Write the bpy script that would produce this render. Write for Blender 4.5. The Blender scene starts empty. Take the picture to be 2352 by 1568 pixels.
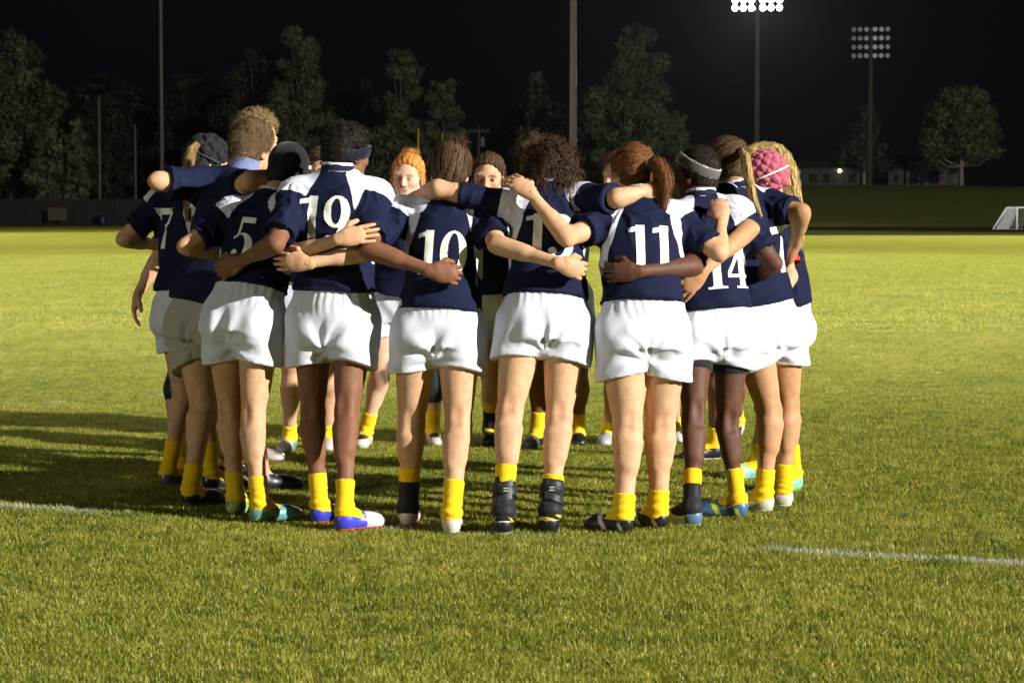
import bpy, bmesh, math, random, time
import numpy as np
from mathutils import Vector, Matrix
from mathutils.bvhtree import BVHTree

T0 = time.time()
SC = bpy.context.scene
COL = SC.collection
rng = np.random.default_rng(7)
random.seed(7)

# ------------------------------------------------------------------ camera
FPX, CXP, CYP, HORIZON, CAMZ = 5390.0, 1176.0, 784.0, 480.0, 1.37
PITCH = math.atan((CYP - HORIZON) / FPX)
cam_d = bpy.data.cameras.new('camera')
cam_d.sensor_width = 36.0
cam_d.lens = 36.0 * FPX / 2352.0
cam_d.clip_start = 0.1
cam_d.clip_end = 3000.0
cam_d.dof.use_dof = True
cam_d.dof.focus_distance = 10.6
cam_d.dof.aperture_fstop = 11.0
cam = bpy.data.objects.new('camera', cam_d)
COL.objects.link(cam)
cam.location = (0, 0, CAMZ)
cam.rotation_euler = (math.pi / 2 - PITCH, 0, 0)
SC.camera = cam

# ------------------------------------------------------------------ world, exposure
world = bpy.data.worlds.new('World')
SC.world = world
world.use_nodes = True
wbg = world.node_tree.nodes['Background']
wbg.inputs[0].default_value = (0.60, 0.62, 1.0, 1)
wbg.inputs[1].default_value = 0.0022
SC.view_settings.view_transform = 'Standard'
SC.view_settings.look = 'None'
SC.view_settings.gamma = 1.0
SC.view_settings.exposure = 0.3
SC.view_settings.use_curve_mapping = False
SC.cycles.use_denoising = True
SC.cycles.max_bounces = 5
SC.cycles.diffuse_bounces = 3
SC.cycles.glossy_bounces = 2
SC.cycles.transmission_bounces = 3
SC.cycles.transparent_max_bounces = 6
SC.cycles.sample_clamp_indirect = 4.0
SC.cycles.caustics_reflective = False
SC.cycles.caustics_refractive = False

# ------------------------------------------------------------------ helpers
def V(*a):
    return np.array(a, dtype=float)

def nrm(v):
    v = np.asarray(v, float)
    return v / max(np.linalg.norm(v), 1e-9)

_cp, _sp = math.cos(PITCH), math.sin(PITCH)
def ray(px, py):
    xc, yc = (px - CXP) / FPX, (CYP - py) / FPX
    return V(xc, _cp + yc * _sp, -_sp + yc * _cp)

CAM = V(0, 0, CAMZ)
def pix(px, py, d):
    r = ray(px, py)
    return CAM + r * (d / r[1])

def gpix(px, py, z=0.0):
    r = ray(px, py)
    return CAM + r * ((z - CAMZ) / r[2])

def reach(S, px, py, length, sgn):
    """point on the sight line through (px,py) that lies LENGTH away from S (sgn<0 the nearer one)"""
    r = nrm(ray(px, py))
    oc = CAM - S
    b = float(np.dot(r, oc))
    c = float(np.dot(oc, oc)) - length * length
    disc = b * b - c
    t = -b
    if disc > 0:
        t += sgn * math.sqrt(disc)
    return CAM + r * t

UP = V(0, 0, 1)

def build_mesh(name, verts, quads, smooth=True, attrs=None):
    me = bpy.data.meshes.new(name)
    n, m = len(verts), len(quads)
    quads = np.asarray(quads, dtype=np.int32)
    k = quads.shape[1] if m else 4
    me.vertices.add(n)
    me.vertices.foreach_set('co', np.asarray(verts, dtype=np.float32).ravel())
    me.loops.add(m * k)
    me.loops.foreach_set('vertex_index', quads.ravel())
    me.polygons.add(m)
    me.polygons.foreach_set('loop_start', np.arange(0, m * k, k, dtype=np.int32))
    me.polygons.foreach_set('use_smooth', np.full(m, smooth))
    for an, av in (attrs or {}).items():
        av = np.asarray(av, dtype=np.float32)
        if av.ndim == 1:
            at = me.attributes.new(an, 'FLOAT', 'POINT')
            at.data.foreach_set('value', av)
        else:
            at = me.attributes.new(an, 'FLOAT_COLOR', 'POINT')
            c4 = np.ones((n, 4), np.float32)
            c4[:, :3] = av
            at.data.foreach_set('color', c4.ravel())
    me.update(calc_edges=True)
    return me

def add_obj(name, me, mat=None, parent=None, loc=None, label=None, category=None, group=None, kind=None):
    o = bpy.data.objects.new(name, me)
    COL.objects.link(o)
    if mat is not None and me is not None:
        me.materials.clear()
        me.materials.append(mat)
    if parent is not None:
        o.parent = parent
    if loc is not None:
        o.location = tuple(loc)
    for k_, v_ in (('label', label), ('category', category), ('group', group), ('kind', kind)):
        if v_:
            o[k_] = v_
    return o

class MB:
    """collects simple solids into one mesh"""
    def __init__(self):
        self.v, self.f = [], []
    def box(self, c, sx, sy, sz, R=None):
        b = len(self.v)
        for dx in (-.5, .5):
            for dy in (-.5, .5):
                for dz in (-.5, .5):
                    p = V(dx * sx, dy * sy, dz * sz)
                    if R is not None:
                        p = R @ p
                    self.v.append(np.asarray(c, float) + p)
        for q in ((0, 1, 3, 2), (4, 6, 7, 5), (0, 4, 5, 1), (2, 3, 7, 6), (0, 2, 6, 4), (1, 5, 7, 3)):
            self.f.append([b + i for i in q])
        return self
    def tube(self, pts, rads, n=10, cap=True):
        pts = [np.asarray(p, float) for p in pts]
        b = len(self.v)
        ref = None
        for i, p in enumerate(pts):
            d = nrm(pts[min(i + 1, len(pts) - 1)] - pts[max(i - 1, 0)])
            if ref is None:
                ref = nrm(np.cross(d, V(0.3, 0.9, 0.31)))
            ref = nrm(ref - d * np.dot(ref, d))
            e = np.cross(d, ref)
            r = rads[i] if hasattr(rads, '__len__') else rads
            for k in range(n):
                a = 2 * math.pi * k / n
                self.v.append(p + r * (math.cos(a) * ref + math.sin(a) * e))
        for i in range(len(pts) - 1):
            for k in range(n):
                k2 = (k + 1) % n
                self.f.append([b + i * n + k, b + i * n + k2, b + (i + 1) * n + k2, b + (i + 1) * n + k])
        if cap:
            for i, s in ((0, 1), (len(pts) - 1, -1)):
                ids = [b + i * n + k for k in range(n)]
                self.f.append(ids[::-1] if s > 0 else ids)
        return self
    def poly(self, pts):
        b = len(self.v)
        self.v += [np.asarray(p, float) for p in pts]
        self.f.append(list(range(b, b + len(pts))))
        return self
    def build(self, name, mat, parent=None, loc=None, smooth=False, **kw):
        me = bpy.data.meshes.new(name)
        off = np.asarray(loc if loc is not None else (0, 0, 0), float)
        me.from_pydata([tuple(p - off) for p in self.v], [], self.f)
        if smooth:
            me.polygons.foreach_set('use_smooth', np.full(len(me.polygons), True))
        me.update()
        return add_obj(name, me, mat, parent, loc, **kw)

# ------------------------------------------------------------------ materials
def new_mat(name):
    m = bpy.data.materials.new(name)
    m.use_nodes = True
    nt = m.node_tree
    return m, nt, nt.nodes['Principled BSDF']

def node(nt, t, **kw):
    n = nt.nodes.new(t)
    for k, v in kw.items():
        setattr(n, k, v)
    return n

def lk(nt, a, b):
    nt.links.new(a, b)

def mixcol(nt, fac, a, b, mode='MIX'):
    n = node(nt, 'ShaderNodeMix', data_type='RGBA', blend_type=mode)
    for i, x in ((0, fac), (6, a), (7, b)):
        if isinstance(x, bpy.types.NodeSocket):
            lk(nt, x, n.inputs[i])
        elif i == 0:
            n.inputs[0].default_value = x
        else:
            n.inputs[i].default_value = (*x, 1)
    return n.outputs[2]

def math_n(nt, op, a, b=None, c=None, clamp=False):
    n = node(nt, 'ShaderNodeMath', operation=op, use_clamp=clamp)
    for i, x in enumerate((a, b, c)):
        if x is None:
            continue
        if isinstance(x, bpy.types.NodeSocket):
            lk(nt, x, n.inputs[i])
        else:
            n.inputs[i].default_value = x
    return n.outputs[0]

def noise(nt, scale, detail=3.0, rough=.55, vec=None, dist=0.0):
    n = node(nt, 'ShaderNodeTexNoise')
    n.inputs['Scale'].default_value = scale
    n.inputs['Detail'].default_value = detail
    n.inputs['Roughness'].default_value = rough
    n.inputs['Distortion'].default_value = dist
    if vec is None:
        tc = node(nt, 'ShaderNodeTexCoord')
        vec = tc.outputs['Object']
    lk(nt, vec, n.inputs['Vector'])
    return n.outputs[0]

def bump(nt, bsdf, height, strength, dist):
    b = node(nt, 'ShaderNodeBump')
    b.inputs['Strength'].default_value = strength
    b.inputs['Distance'].default_value = dist
    lk(nt, height, b.inputs['Height'])
    lk(nt, b.outputs[0], bsdf.inputs['Normal'])

_mats = {}
def plain(name, col, rough=.6, var=.25, nscale=6., spec=.4, metallic=0., bumps=None, emit=None):
    if name in _mats:
        return _mats[name]
    m, nt, bs = new_mat(name)
    f = noise(nt, nscale, 4)
    c = mixcol(nt, f, tuple(x * (1 - var) for x in col), tuple(min(1, x * (1 + var)) for x in col))
    lk(nt, c, bs.inputs['Base Color'])
    bs.inputs['Roughness'].default_value = rough
    bs.inputs['Specular IOR Level'].default_value = spec
    bs.inputs['Metallic'].default_value = metallic
    if bumps:
        bump(nt, bs, noise(nt, bumps[0], 3), bumps[1], bumps[2])
    if emit:
        bs.inputs['Emission Color'].default_value = (*emit[0], 1)
        bs.inputs['Emission Strength'].default_value = emit[1]
    _mats[name] = m
    return m

def attr_fac(nt, an):
    a = node(nt, 'ShaderNodeAttribute', attribute_name=an)
    return a

def skin_mat(key, col):
    if key in _mats:
        return _mats[key]
    m, nt, bs = new_mat('skin_' + key)
    a = attr_fac(nt, 'tint')
    f = noise(nt, 9, 4)
    f2 = noise(nt, 55, 3)
    c0 = mixcol(nt, f, tuple(x * .86 for x in col), tuple(min(1, x * 1.12) for x in col))
    red = (col[0] * 1.02, col[1] * .78, col[2] * .74)
    c1 = mixcol(nt, math_n(nt, 'MULTIPLY', f2, .45), c0, red)
    f3 = noise(nt, 28, 4, .65)
    c1 = mixcol(nt, 1.0, c1, mixcol(nt, f3, (.62, .55, .50), (1.20, 1.18, 1.16)), 'MULTIPLY')
    c2 = mixcol(nt, 1.0, c1, a.outputs['Color'], 'MULTIPLY')
    lk(nt, c2, bs.inputs['Base Color'])
    bs.inputs['Roughness'].default_value = .6
    bs.inputs['Specular IOR Level'].default_value = .24
    bs.inputs['Subsurface Weight'].default_value = .08
    bs.inputs['Subsurface Radius'].default_value = (1, .35, .2)
    bs.inputs['Subsurface Scale'].default_value = .006
    bump(nt, bs, noise(nt, 240, 2), .12, .002)
    _mats[key] = m
    return m

def cloth_mat(key, col, col2=None, attr='panel', rough=.75, sheen=.15, weave=420., cvar=.12):
    if key in _mats:
        return _mats[key]
    m, nt, bs = new_mat('cloth_' + key)
    f = noise(nt, 14, 4)
    c = mixcol(nt, f, tuple(x * (1 - cvar) for x in col), tuple(min(1, x * (1 + cvar)) for x in col))
    if col2 is not None:
        a = attr_fac(nt, attr)
        g = math_n(nt, 'GREATER_THAN', a.outputs['Fac'], 0.0)
        cb = mixcol(nt, f, tuple(x * (1 - cvar) for x in col2), tuple(min(1, x * (1 + cvar * .5)) for x in col2))
        c = mixcol(nt, g, c, cb)
    lk(nt, c, bs.inputs['Base Color'])
    bs.inputs['Roughness'].default_value = rough
    bs.inputs['Specular IOR Level'].default_value = .12
    bs.inputs['Sheen Weight'].default_value = sheen
    h = math_n(nt, 'ADD', math_n(nt, 'MULTIPLY', noise(nt, weave, 2), .25), noise(nt, 24, 4, .6, dist=.6))
    bump(nt, bs, h, .3, .006)
    _mats[key] = m
    return m
# ------------------------------------------------------------------ floodlight poles: the light of the place
LAMP_W = 105000.0
def spot(name, loc, target, watts, size, radius, col, parent, base):
    ld = bpy.data.lights.new(name, 'SPOT')
    ld.energy = watts
    ld.spot_size = math.radians(size)
    ld.spot_blend = .35
    ld.shadow_soft_size = radius
    ld.color = col
    o = bpy.data.objects.new(name, ld)
    COL.objects.link(o)
    o.parent = parent
    o.location = tuple(np.asarray(loc) - base)
    d = Vector(np.asarray(target) - np.asarray(loc))
    o.rotation_euler = d.to_track_quat('-Z', 'Y').to_euler()
    return o

def flood_pole(base, top, aim, label, lit, pole_r=.28, pole_col=(.05, .034, .024), rows=4, cols=6, w=3.7, rowgap=.85, light=None, name='floodlight_pole', lamp_r=.24, group='floodlight poles round the field', arms=True):
    base = np.asarray(base, float)
    root = add_obj(name, None, None, None, base, label=label, category='floodlight pole', group=group)
    root.empty_display_size = .5
    MB().tube([V(0, 0, 0), V(0, 0, top * .5), V(0, 0, top)], [pole_r, pole_r * .8, pole_r * .6], 12).build(
        'pole', plain('pole_%.2f' % pole_col[0], pole_col, .8, .3, 1.5), root, smooth=True)
    if not arms:
        return root
    d = nrm(np.asarray(aim, float) - base - V(0, 0, top))
    sd = nrm(np.cross(d, UP))
    fw = nrm(V(d[0], d[1], 0))
    steel = plain('steel', (.06, .06, .065), .5, .2, 3)
    lit_m = plain('lamp_lit', (.9, .9, .85), .4, 0, 1, emit=((1, .95, .80), 60.0))
    off_m = plain('lamp_glass', (.55, .56, .58), .35, .5, 4, spec=.6, metallic=.3)
    lamp_me = glass_me = None
    for r in range(rows):
        z = top - .2 - r * rowgap
        MB().tube([sd * -w / 2 + UP * z + fw * .2, sd * w / 2 + UP * z + fw * .2], .05, 6).build('crossbar', steel, root)
        for c in range(cols):
            k = (c - (cols - 1) / 2)
            x = math.copysign((abs(k) + .18) * w / (cols + .1), k)
            yaw = -k * .16
            ca = nrm(fw * math.cos(yaw) + sd * -math.sin(yaw) + UP * (d[2] * .8 - .12))
            p = sd * x + UP * z + fw * .38
            e1 = nrm(np.cross(ca, UP))
            if lamp_me is None:
                m = MB().tube([V(0, 0, -.30), V(0, 0, -.16), V(0, 0, 0), V(0, 0, .03)], [lamp_r * .25, lamp_r * .7, lamp_r, lamp_r * 1.03], 12, cap=False)
                lamp_me = bpy.data.meshes.new('lamp')
                lamp_me.from_pydata([tuple(q) for q in m.v], [], m.f)
                lamp_me.update()
                g_ = MB().tube([V(0, 0, -.06), V(0, 0, .0), V(0, 0, .02)], [lamp_r * .3, lamp_r * .93, lamp_r * .95], 12)
                glass_me = bpy.data.meshes.new('lens')
                glass_me.from_pydata([tuple(q) for q in g_.v], [], g_.f)
                glass_me.update()
                lamp_me.materials.append(steel)
                glass_me.materials.append(lit_m if lit else off_m)
            lo = add_obj('lamp', lamp_me, None, root, p)
            lo.rotation_euler = Vector(ca).to_track_quat('Z', 'Y').to_euler()
            add_obj('lens', glass_me, None, lo)
    for i, (tgt, watts, size, rad, col) in enumerate(light or []):
        spot('flood_beam', base + V(0, 0, top - 1.2) + fw * .9, tgt, watts, size, rad, col, root, base)
    return root

WARM = (1.0, .98, .93)
# the bank that lights the ring: behind the camera, to the right
flood_pole((65.5, -28.0, 0), 29.0, (0, 11, 1), 'lit floodlight pole behind the camera beside the field', True, light=[((0, 40, 0), LAMP_W * 5.6, 130, .40, WARM)])
# unseen weak fill bank, added behind the camera to the left to lift shadows
flood_pole((-95.0, -70.0, 0), 26.0, (0, 20, 1), 'unseen fill floodlight pole added far behind the camera', True, light=[((0, 25, 0), LAMP_W * 1.0, 120, .8, WARM)])
# banks at both touchlines that light the middle of the field
for sx_, nm_ in ((1, 'east'), (-1, 'west')):
    flood_pole((76.0 * sx_, 47.0, 0), 26.0, (0, 47, 0), 'lit floodlight pole beside the midfield on the %s touchline' % nm_, True, light=[((0, 46, 0), LAMP_W * 4.6, 47, .8, WARM)])
    flood_pole((72.0 * sx_, 112.0, 0), 26.0, (0, 112, 0), 'lit floodlight pole beside the far half on the %s touchline' % nm_, True, light=[((0, 108, 0), LAMP_W * 2.6, 70, .8, WARM)])
for o_ in bpy.data.lights:
    if abs(o_.spot_size - math.radians(47)) < .01:
        o_.spot_blend = .6
# the lit pole in view, the unlit one and two tall shafts whose lamps are above the frame
lp = pix(1737, 480, 193); lp[2] = 0
flood_pole(lp, 19.8, (0, 60, 0), 'tall floodlight pole with its lamps lit, above the blond heads', True, light=[((0, 20, 0), LAMP_W * 2.2, 40, .8, WARM)], lamp_r=.25, w=4.1, rowgap=.62)
up_ = pix(1997, 480, 230); up_[2] = 1.0
flood_pole(up_, 18.0, (0, 40, 0), 'floodlight pole with unlit lamps standing on the grass bank', False, pole_r=.30, w=3.7)
cp_ = pix(1316, 480, 150); cp_[2] = 0
flood_pole(cp_, 24.0, (0, 40, 0), 'thick brown pole rising behind curly haired shirt 13', True, pole_r=.26, light=[((0, 20, 0), LAMP_W * .25, 62, .8, WARM)])
lp2 = pix(373, 480, 190); lp2[2] = 0
flood_pole(lp2, 27.0, (0, 40, 0), 'thin grey pole rising behind the black padded head guard', True, pole_r=.17, pole_col=(.09, .09, .085), light=[((0, 20, 0), LAMP_W * .4, 60, .8, WARM)])
# ------------------------------------------------------------------ ground
def line_mask(nt, pos):
    """painted pitch lines, worn through in places (world x,y)"""
    sx = node(nt, 'ShaderNodeSeparateXYZ')
    lk(nt, pos, sx.inputs[0])
    X, Y = sx.outputs[0], sx.outputs[1]
    out = None
    for k_, (x0, y0, x1, y1, hw, lo, hi) in enumerate(((-2.34, 10.74, 1.96, 8.97, .05, .30, .60), (-1.78, 17.9, .65, 20.4, .05, .55, .8), (-9.0, 31.5, 12.0, 38.0, .07, .56, .8))):
        d = nrm(V(x1 - x0, y1 - y0))
        n = V(-d[1], d[0])
        c = n[0] * x0 + n[1] * y0
        dist = math_n(nt, 'ABSOLUTE', math_n(nt, 'SUBTRACT', math_n(nt, 'ADD', math_n(nt, 'MULTIPLY', X, n[0]), math_n(nt, 'MULTIPLY', Y, n[1])), c))
        w = math_n(nt, 'SUBTRACT', 1.0, math_n(nt, 'DIVIDE', dist, hw * 1.4), clamp=True)
        w = math_n(nt, 'MULTIPLY', w, 1.8, clamp=True)
        ns = noise(nt, 2.6, 4, .65, pos)
        mr = node(nt, 'ShaderNodeMapRange')
        lk(nt, ns, mr.inputs[0])
        mr.inputs[1].default_value, mr.inputs[2].default_value = lo, hi
        m = math_n(nt, 'MULTIPLY', w, mr.outputs[0])
        if k_ == 0:   # worn away where people stand
            wr_ = node(nt, 'ShaderNodeValToRGB')
            lk(nt, math_n(nt, 'MULTIPLY_ADD', X, 1 / 6.0, .5), wr_.inputs[0])
            el = wr_.color_ramp.elements
            el[0].position, el[0].color = .0, (1, 1, 1, 1)
            el[1].position, el[1].color = 1.0, (1, 1, 1, 1)
            for xx, vv in ((-1.9, .9), (-1.65, .0), (-.75, .0), (-.55, .5), (.12, .55), (.2, .0), (.85, .0), (1.05, .75)):
                e_ = el.new(xx / 6 + .5)
                e_.color = (vv, vv, vv, 1)
            m = math_n(nt, 'MULTIPLY', m, wr_.outputs[0])
        out = m if out is None else math_n(nt, 'MAXIMUM', out, m)
    return out

G_LO, G_MID, G_HI, G_STRAW = (.040, .070, .009), (.145, .182, .016), (.29, .295, .028), (.45, .36, .080)
def ground_mat():
    m, nt, bs = new_mat('turf')
    geo = node(nt, 'ShaderNodeNewGeometry')
    pos = geo.outputs['Position']
    a = noise(nt, .25, 4, .6, pos)
    b = noise(nt, 3.0, 5, .65, pos)
    c = noise(nt, 45.0, 3, .6, pos)
    f = math_n(nt, 'ADD', math_n(nt, 'MULTIPLY', a, .35), math_n(nt, 'ADD', math_n(nt, 'MULTIPLY', b, .35), math_n(nt, 'MULTIPLY', c, .35)))
    cr = node(nt, 'ShaderNodeValToRGB')
    lk(nt, f, cr.inputs[0])
    e = cr.color_ramp.elements
    e[0].position, e[0].color = .3, (.125, .135, .020, 1)
    e[1].position, e[1].color = .78, (.42, .36, .080, 1)
    k = e.new(.55)
    k.color = (.29, .285, .045, 1)
    col = mixcol(nt, math_n(nt, 'MULTIPLY', line_mask(nt, pos), .8), cr.outputs[0], (.5, .5, .46))
    lk(nt, col, bs.inputs['Base Color'])
    bs.inputs['Roughness'].default_value = .9
    bs.inputs['Specular IOR Level'].default_value = .0
    bump(nt, bs, c, .6, .03)
    return m

TURF = ground_mat()
gm = MB()
xs = np.concatenate([np.linspace(-500, -30, 12), np.linspace(-25, 25, 21), np.linspace(30, 500, 12)])
ys = np.concatenate([np.linspace(-120, 0, 8), np.linspace(2, 40, 30), np.linspace(45, 900, 40)])
gx, gy = np.meshgrid(xs, ys, indexing='ij')
gv = np.stack([gx.ravel(), gy.ravel(), np.zeros(gx.size)], 1)
ii, jj = np.meshgrid(np.arange(len(xs) - 1), np.arange(len(ys) - 1), indexing='ij')
b0 = (ii * len(ys) + jj).ravel()
gq = np.stack([b0, b0 + len(ys), b0 + len(ys) + 1, b0 + 1], 1)
add_obj('ground', build_mesh('ground', gv, gq, True), TURF, kind='structure', label='mown grass sports field reaching to the far fence')

def turf_plain(name, lo, hi, sc=.6):
    m, nt, bs = new_mat(name)
    geo = node(nt, 'ShaderNodeNewGeometry')
    f = math_n(nt, 'ADD', math_n(nt, 'MULTIPLY', noise(nt, sc, 4, .6, geo.outputs['Position']), .6), math_n(nt, 'MULTIPLY', noise(nt, sc * 7, 3, .6, geo.outputs['Position']), .4))
    lk(nt, mixcol(nt, f, lo, hi), bs.inputs['Base Color'])
    bs.inputs['Roughness'].default_value = .9
    bs.inputs['Specular IOR Level'].default_value = .0
    return m

def sheet(name, y0, y1, x0, x1, z, mat, label):
    me = bpy.data.meshes.new(name)
    me.from_pydata([(x0, y0, z), (x1, y0, z), (x1, y1, z), (x0, y1, z)], [], [(0, 1, 2, 3)])
    return add_obj(name, me, mat, kind='structure', label=label)
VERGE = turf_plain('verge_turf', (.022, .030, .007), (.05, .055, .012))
sheet('verge', 122, 148, -6, 260, .012, turf_plain('verge_dark', (.020, .024, .006), (.04, .04, .010)), 'dark grass strip along the far edge of the field')  # strip coloured darker than the field turf
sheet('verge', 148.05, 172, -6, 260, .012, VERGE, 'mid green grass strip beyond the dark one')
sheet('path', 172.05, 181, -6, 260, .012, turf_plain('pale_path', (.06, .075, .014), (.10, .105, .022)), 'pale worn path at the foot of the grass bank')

# grass bank at the back right
bx, by = np.linspace(-60, 320, 60), np.linspace(181, 420, 50)
X, Y = np.meshgrid(bx, by, indexing='ij')
sm = lambda t: np.clip(t, 0, 1) ** 2 * (3 - 2 * np.clip(t, 0, 1))
Z = 3.7 * sm((Y - 181) / 55) * sm((X + 30) / 40) - .02
Z += .12 * np.sin(X * .21) * np.sin(Y * .16 + 1) * sm((Y - 190) / 20)
bv = np.stack([X.ravel(), Y.ravel(), Z.ravel()], 1)
ii, jj = np.meshgrid(np.arange(59), np.arange(49), indexing='ij')
b0 = (ii * 50 + jj).ravel()
add_obj('bank', build_mesh('bank', bv, np.stack([b0, b0 + 50, b0 + 51, b0 + 1], 1), True), turf_plain('bank_turf', (.16, .19, .04), (.36, .33, .09), .25), kind='structure', label='dark grass bank rising behind the field')

# ------------------------------------------------------------------ trees
def leaf_mat(key, lo, hi):
    m, nt, bs = new_mat('leaf_' + key)
    a = attr_fac(nt, 'rnd')
    lk(nt, mixcol(nt, a.outputs['Fac'], lo, hi), bs.inputs['Base Color'])
    bs.inputs['Roughness'].default_value = .6
    bs.inputs['Specular IOR Level'].default_value = .3
    return m
LEAF = {'green': leaf_mat('green', (.045, .06, .026), (.13, .145, .07)), 'dark': leaf_mat('dark', (.02, .028, .014), (.052, .06, .032)), 'olive': leaf_mat('olive', (.05, .058, .02), (.13, .12, .045))}
BARK = {'pale': plain('bark_pale', (.26, .22, .17), .9, .35, 3), 'brown': plain('bark', (.09, .065, .045), .9, .3, 3)}

def tree(px, top, wpx, D, label, shape='oval', leaf='green', bark='brown', n=7000, zb=0.0, trunk_px=None, seed=0, lsz=.26, bottom=.12):
    rg = np.random.default_rng(1000 + seed)
    base = pix(px, 480, D)
    base[2] = zb
    H = pix(px, top, D)[2] - zb
    Wd = wpx / FPX * D / 2
    root = add_obj('tree', None, None, None, base, label=label, category='tree', group='trees round the field')
    tb = MB()
    lean = rg.normal(0, .02, 2) * H
    tr = [V(0, 0, -.2), V(lean[0] * .3, lean[1] * .3, H * .25), V(lean[0] * .7, lean[1] * .7, H * .55), V(lean[0], lean[1], H * .85)]
    r0 = max(.18, H * .022)
    tb.tube(tr, [r0 * 1.2, r0 * .85, r0 * .5, r0 * .12], 9)
    # lobes of the crown
    lobes = []
    nl = 64
    for i in range(nl):
        t = rg.uniform(bottom + .06, .97)
        if shape == 'oval':
            prof = math.sin(math.pi * min(1, max(0, (t - bottom) / (1.04 - bottom))) ** .85) ** .6
        elif shape == 'cone':
            prof = 1.1 * (1.03 - t) ** .8 + .06
        else:
            prof = (1 - ((t - .5) / .56) ** 2) ** .5 if abs(t - .5) < .55 else .1
        rr = Wd * prof
        an = rg.uniform(0, 6.283)
        rad = rr * math.sqrt(rg.uniform(.05, 1)) * .88
        c = V(math.cos(an) * rad, math.sin(an) * rad, H * t)
        sz = Wd * rg.uniform(.16, .34) * (.5 + .6 * prof)
        lobes.append((c, sz))
        if i % 4 == 0:
            k = max(.25, t - .22)
            st = V(lean[0] * k, lean[1] * k, H * k * .9)
            mid = (st + c) / 2 + V(0, 0, -.06 * H)
            tb.tube([st, mid, c], [r0 * .38, r0 * .24, r0 * .06], 6)
    tb.build('trunk', BARK[bark], root, smooth=True)
    wts = np.array([s_ ** 2 for c, s_ in lobes])
    pick = rg.choice(len(lobes), n, p=wts / wts.sum())
    C = np.array([lobes[i][0] for i in pick])
    S = np.array([lobes[i][1] for i in pick])
    d = rg.normal(size=(n, 3))
    d /= np.linalg.norm(d, axis=1)[:, None]
    p = C + d * (S * rg.uniform(.15, 1, n) ** .45)[:, None] * V(1, 1, .85)
    t1 = rg.normal(size=(n, 3))
    t1 /= np.linalg.norm(t1, axis=1)[:, None]
    t2 = np.cross(t1, d)
    t2 /= np.maximum(np.linalg.norm(t2, axis=1), .05)[:, None]
    sz = (lsz * rg.uniform(.5, 1.3, n))[:, None]
    A = np.stack([p - t1 * sz, p - t2 * sz * .5, p + t1 * sz, p + t2 * sz * .5], 1).reshape(-1, 3)
    q = np.arange(n * 4).reshape(-1, 4)
    lr = np.array([rg.uniform(0, .6) for _ in lobes])
    rnd = np.repeat(np.clip(lr[pick] + rg.uniform(0, .4, n), 0, 1), 4)
    add_obj('crown', build_mesh('crown', A, q, False, {'rnd': rnd}), LEAF[leaf], root)
    return root

TREES = [
    (30, 72, 270, 235, 'tall dark tree at the far left edge', 'oval', 'green', 9000),
    (140, 262, 150, 225, 'low bushy tree beside the tall leftmost tree', 'round', 'green', 4500),
    (245, 215, 200, 300, 'dim tree left of the thin grey pole', 'oval', 'dark', 5000),
    (430, 165, 190, 310, 'dim tree right of the thin grey pole', 'oval', 'dark', 5000),
    (590, 115, 210, 285, 'dark tree above the curly fair head', 'oval', 'dark', 7000),
    (695, 62, 170, 270, 'tall narrow tree above the black baseball cap', 'oval', 'green', 7500),
    (655, 225, 150, 245, 'lower leafy tree in front of the tall narrow one', 'round', 'green', 5000),
    (820, 180, 150, 300, 'dim tree between the tall narrow tree and the pointed tree', 'oval', 'dark', 5000),
    (925, 102, 210, 265, 'big pointed tree above the red haired person', 'cone', 'green', 9000),
    (1015, 180, 120, 262, 'side tree on the right flank of the big pointed tree', 'oval', 'green', 5000),
    (1232, 165, 125, 285, 'small conical tree left of the thick brown pole', 'cone', 'green', 4500),
    (1450, 56, 225, 255, 'large round-topped pale-limbed tree right of the thick brown pole', 'oval', 'green', 11000),
    (1530, 270, 130, 250, 'low shrubby tree at the foot of the large round-topped tree', 'round', 'green', 4000),
    (1370, 300, 120, 262, 'low tree just right of the thick brown pole base', 'round', 'dark', 3500),
]
for i, (px, top, w, D, lab, shp, lf, n) in enumerate(TREES):
    tree(px, top, w, D, lab, shp, lf, 'pale' if i == 11 else 'brown', int(n * 1.5), 0.0, seed=i)
tree(1985, 248, 165, 262, 'small dim tree behind the unlit floodlight pole', 'cone', 'dark', 'pale', 4500, 3.4, seed=31, bottom=.2)
tree(2208, 204, 190, 250, 'round olive tree with bare trunk on the bank at right', 'round', 'olive', 'pale', 7000, 3.5, seed=32, bottom=.26)
# woods behind: one dark mass
wn = 26000
wr = np.random.default_rng(5)
wx = wr.uniform(-95, 12, wn)
wy = wr.uniform(330, 350, wn)
wz = wr.uniform(0, 1, wn) ** .8 * (13 + 5 * np.sin(wx * .09) + 3 * np.sin(wx * .31 + 1))
p = np.stack([wx, wy, wz], 1)
t1 = wr.normal(size=(wn, 3))
t1 /= np.linalg.norm(t1, axis=1)[:, None]
t2 = np.cross(t1, wr.normal(size=(wn, 3)))
t2 /= np.linalg.norm(t2, axis=1)[:, None]
A = np.stack([p - t1 * .6, p - t2 * .4, p + t1 * .6, p + t2 * .4], 1).reshape(-1, 3)
add_obj('forest', build_mesh('forest', A, np.arange(wn * 4).reshape(-1, 4), False, {'rnd': np.repeat(wr.uniform(0, 1, wn), 4)}), LEAF['dark'], kind='stuff', label='dark woods behind the trees across the field')

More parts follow.
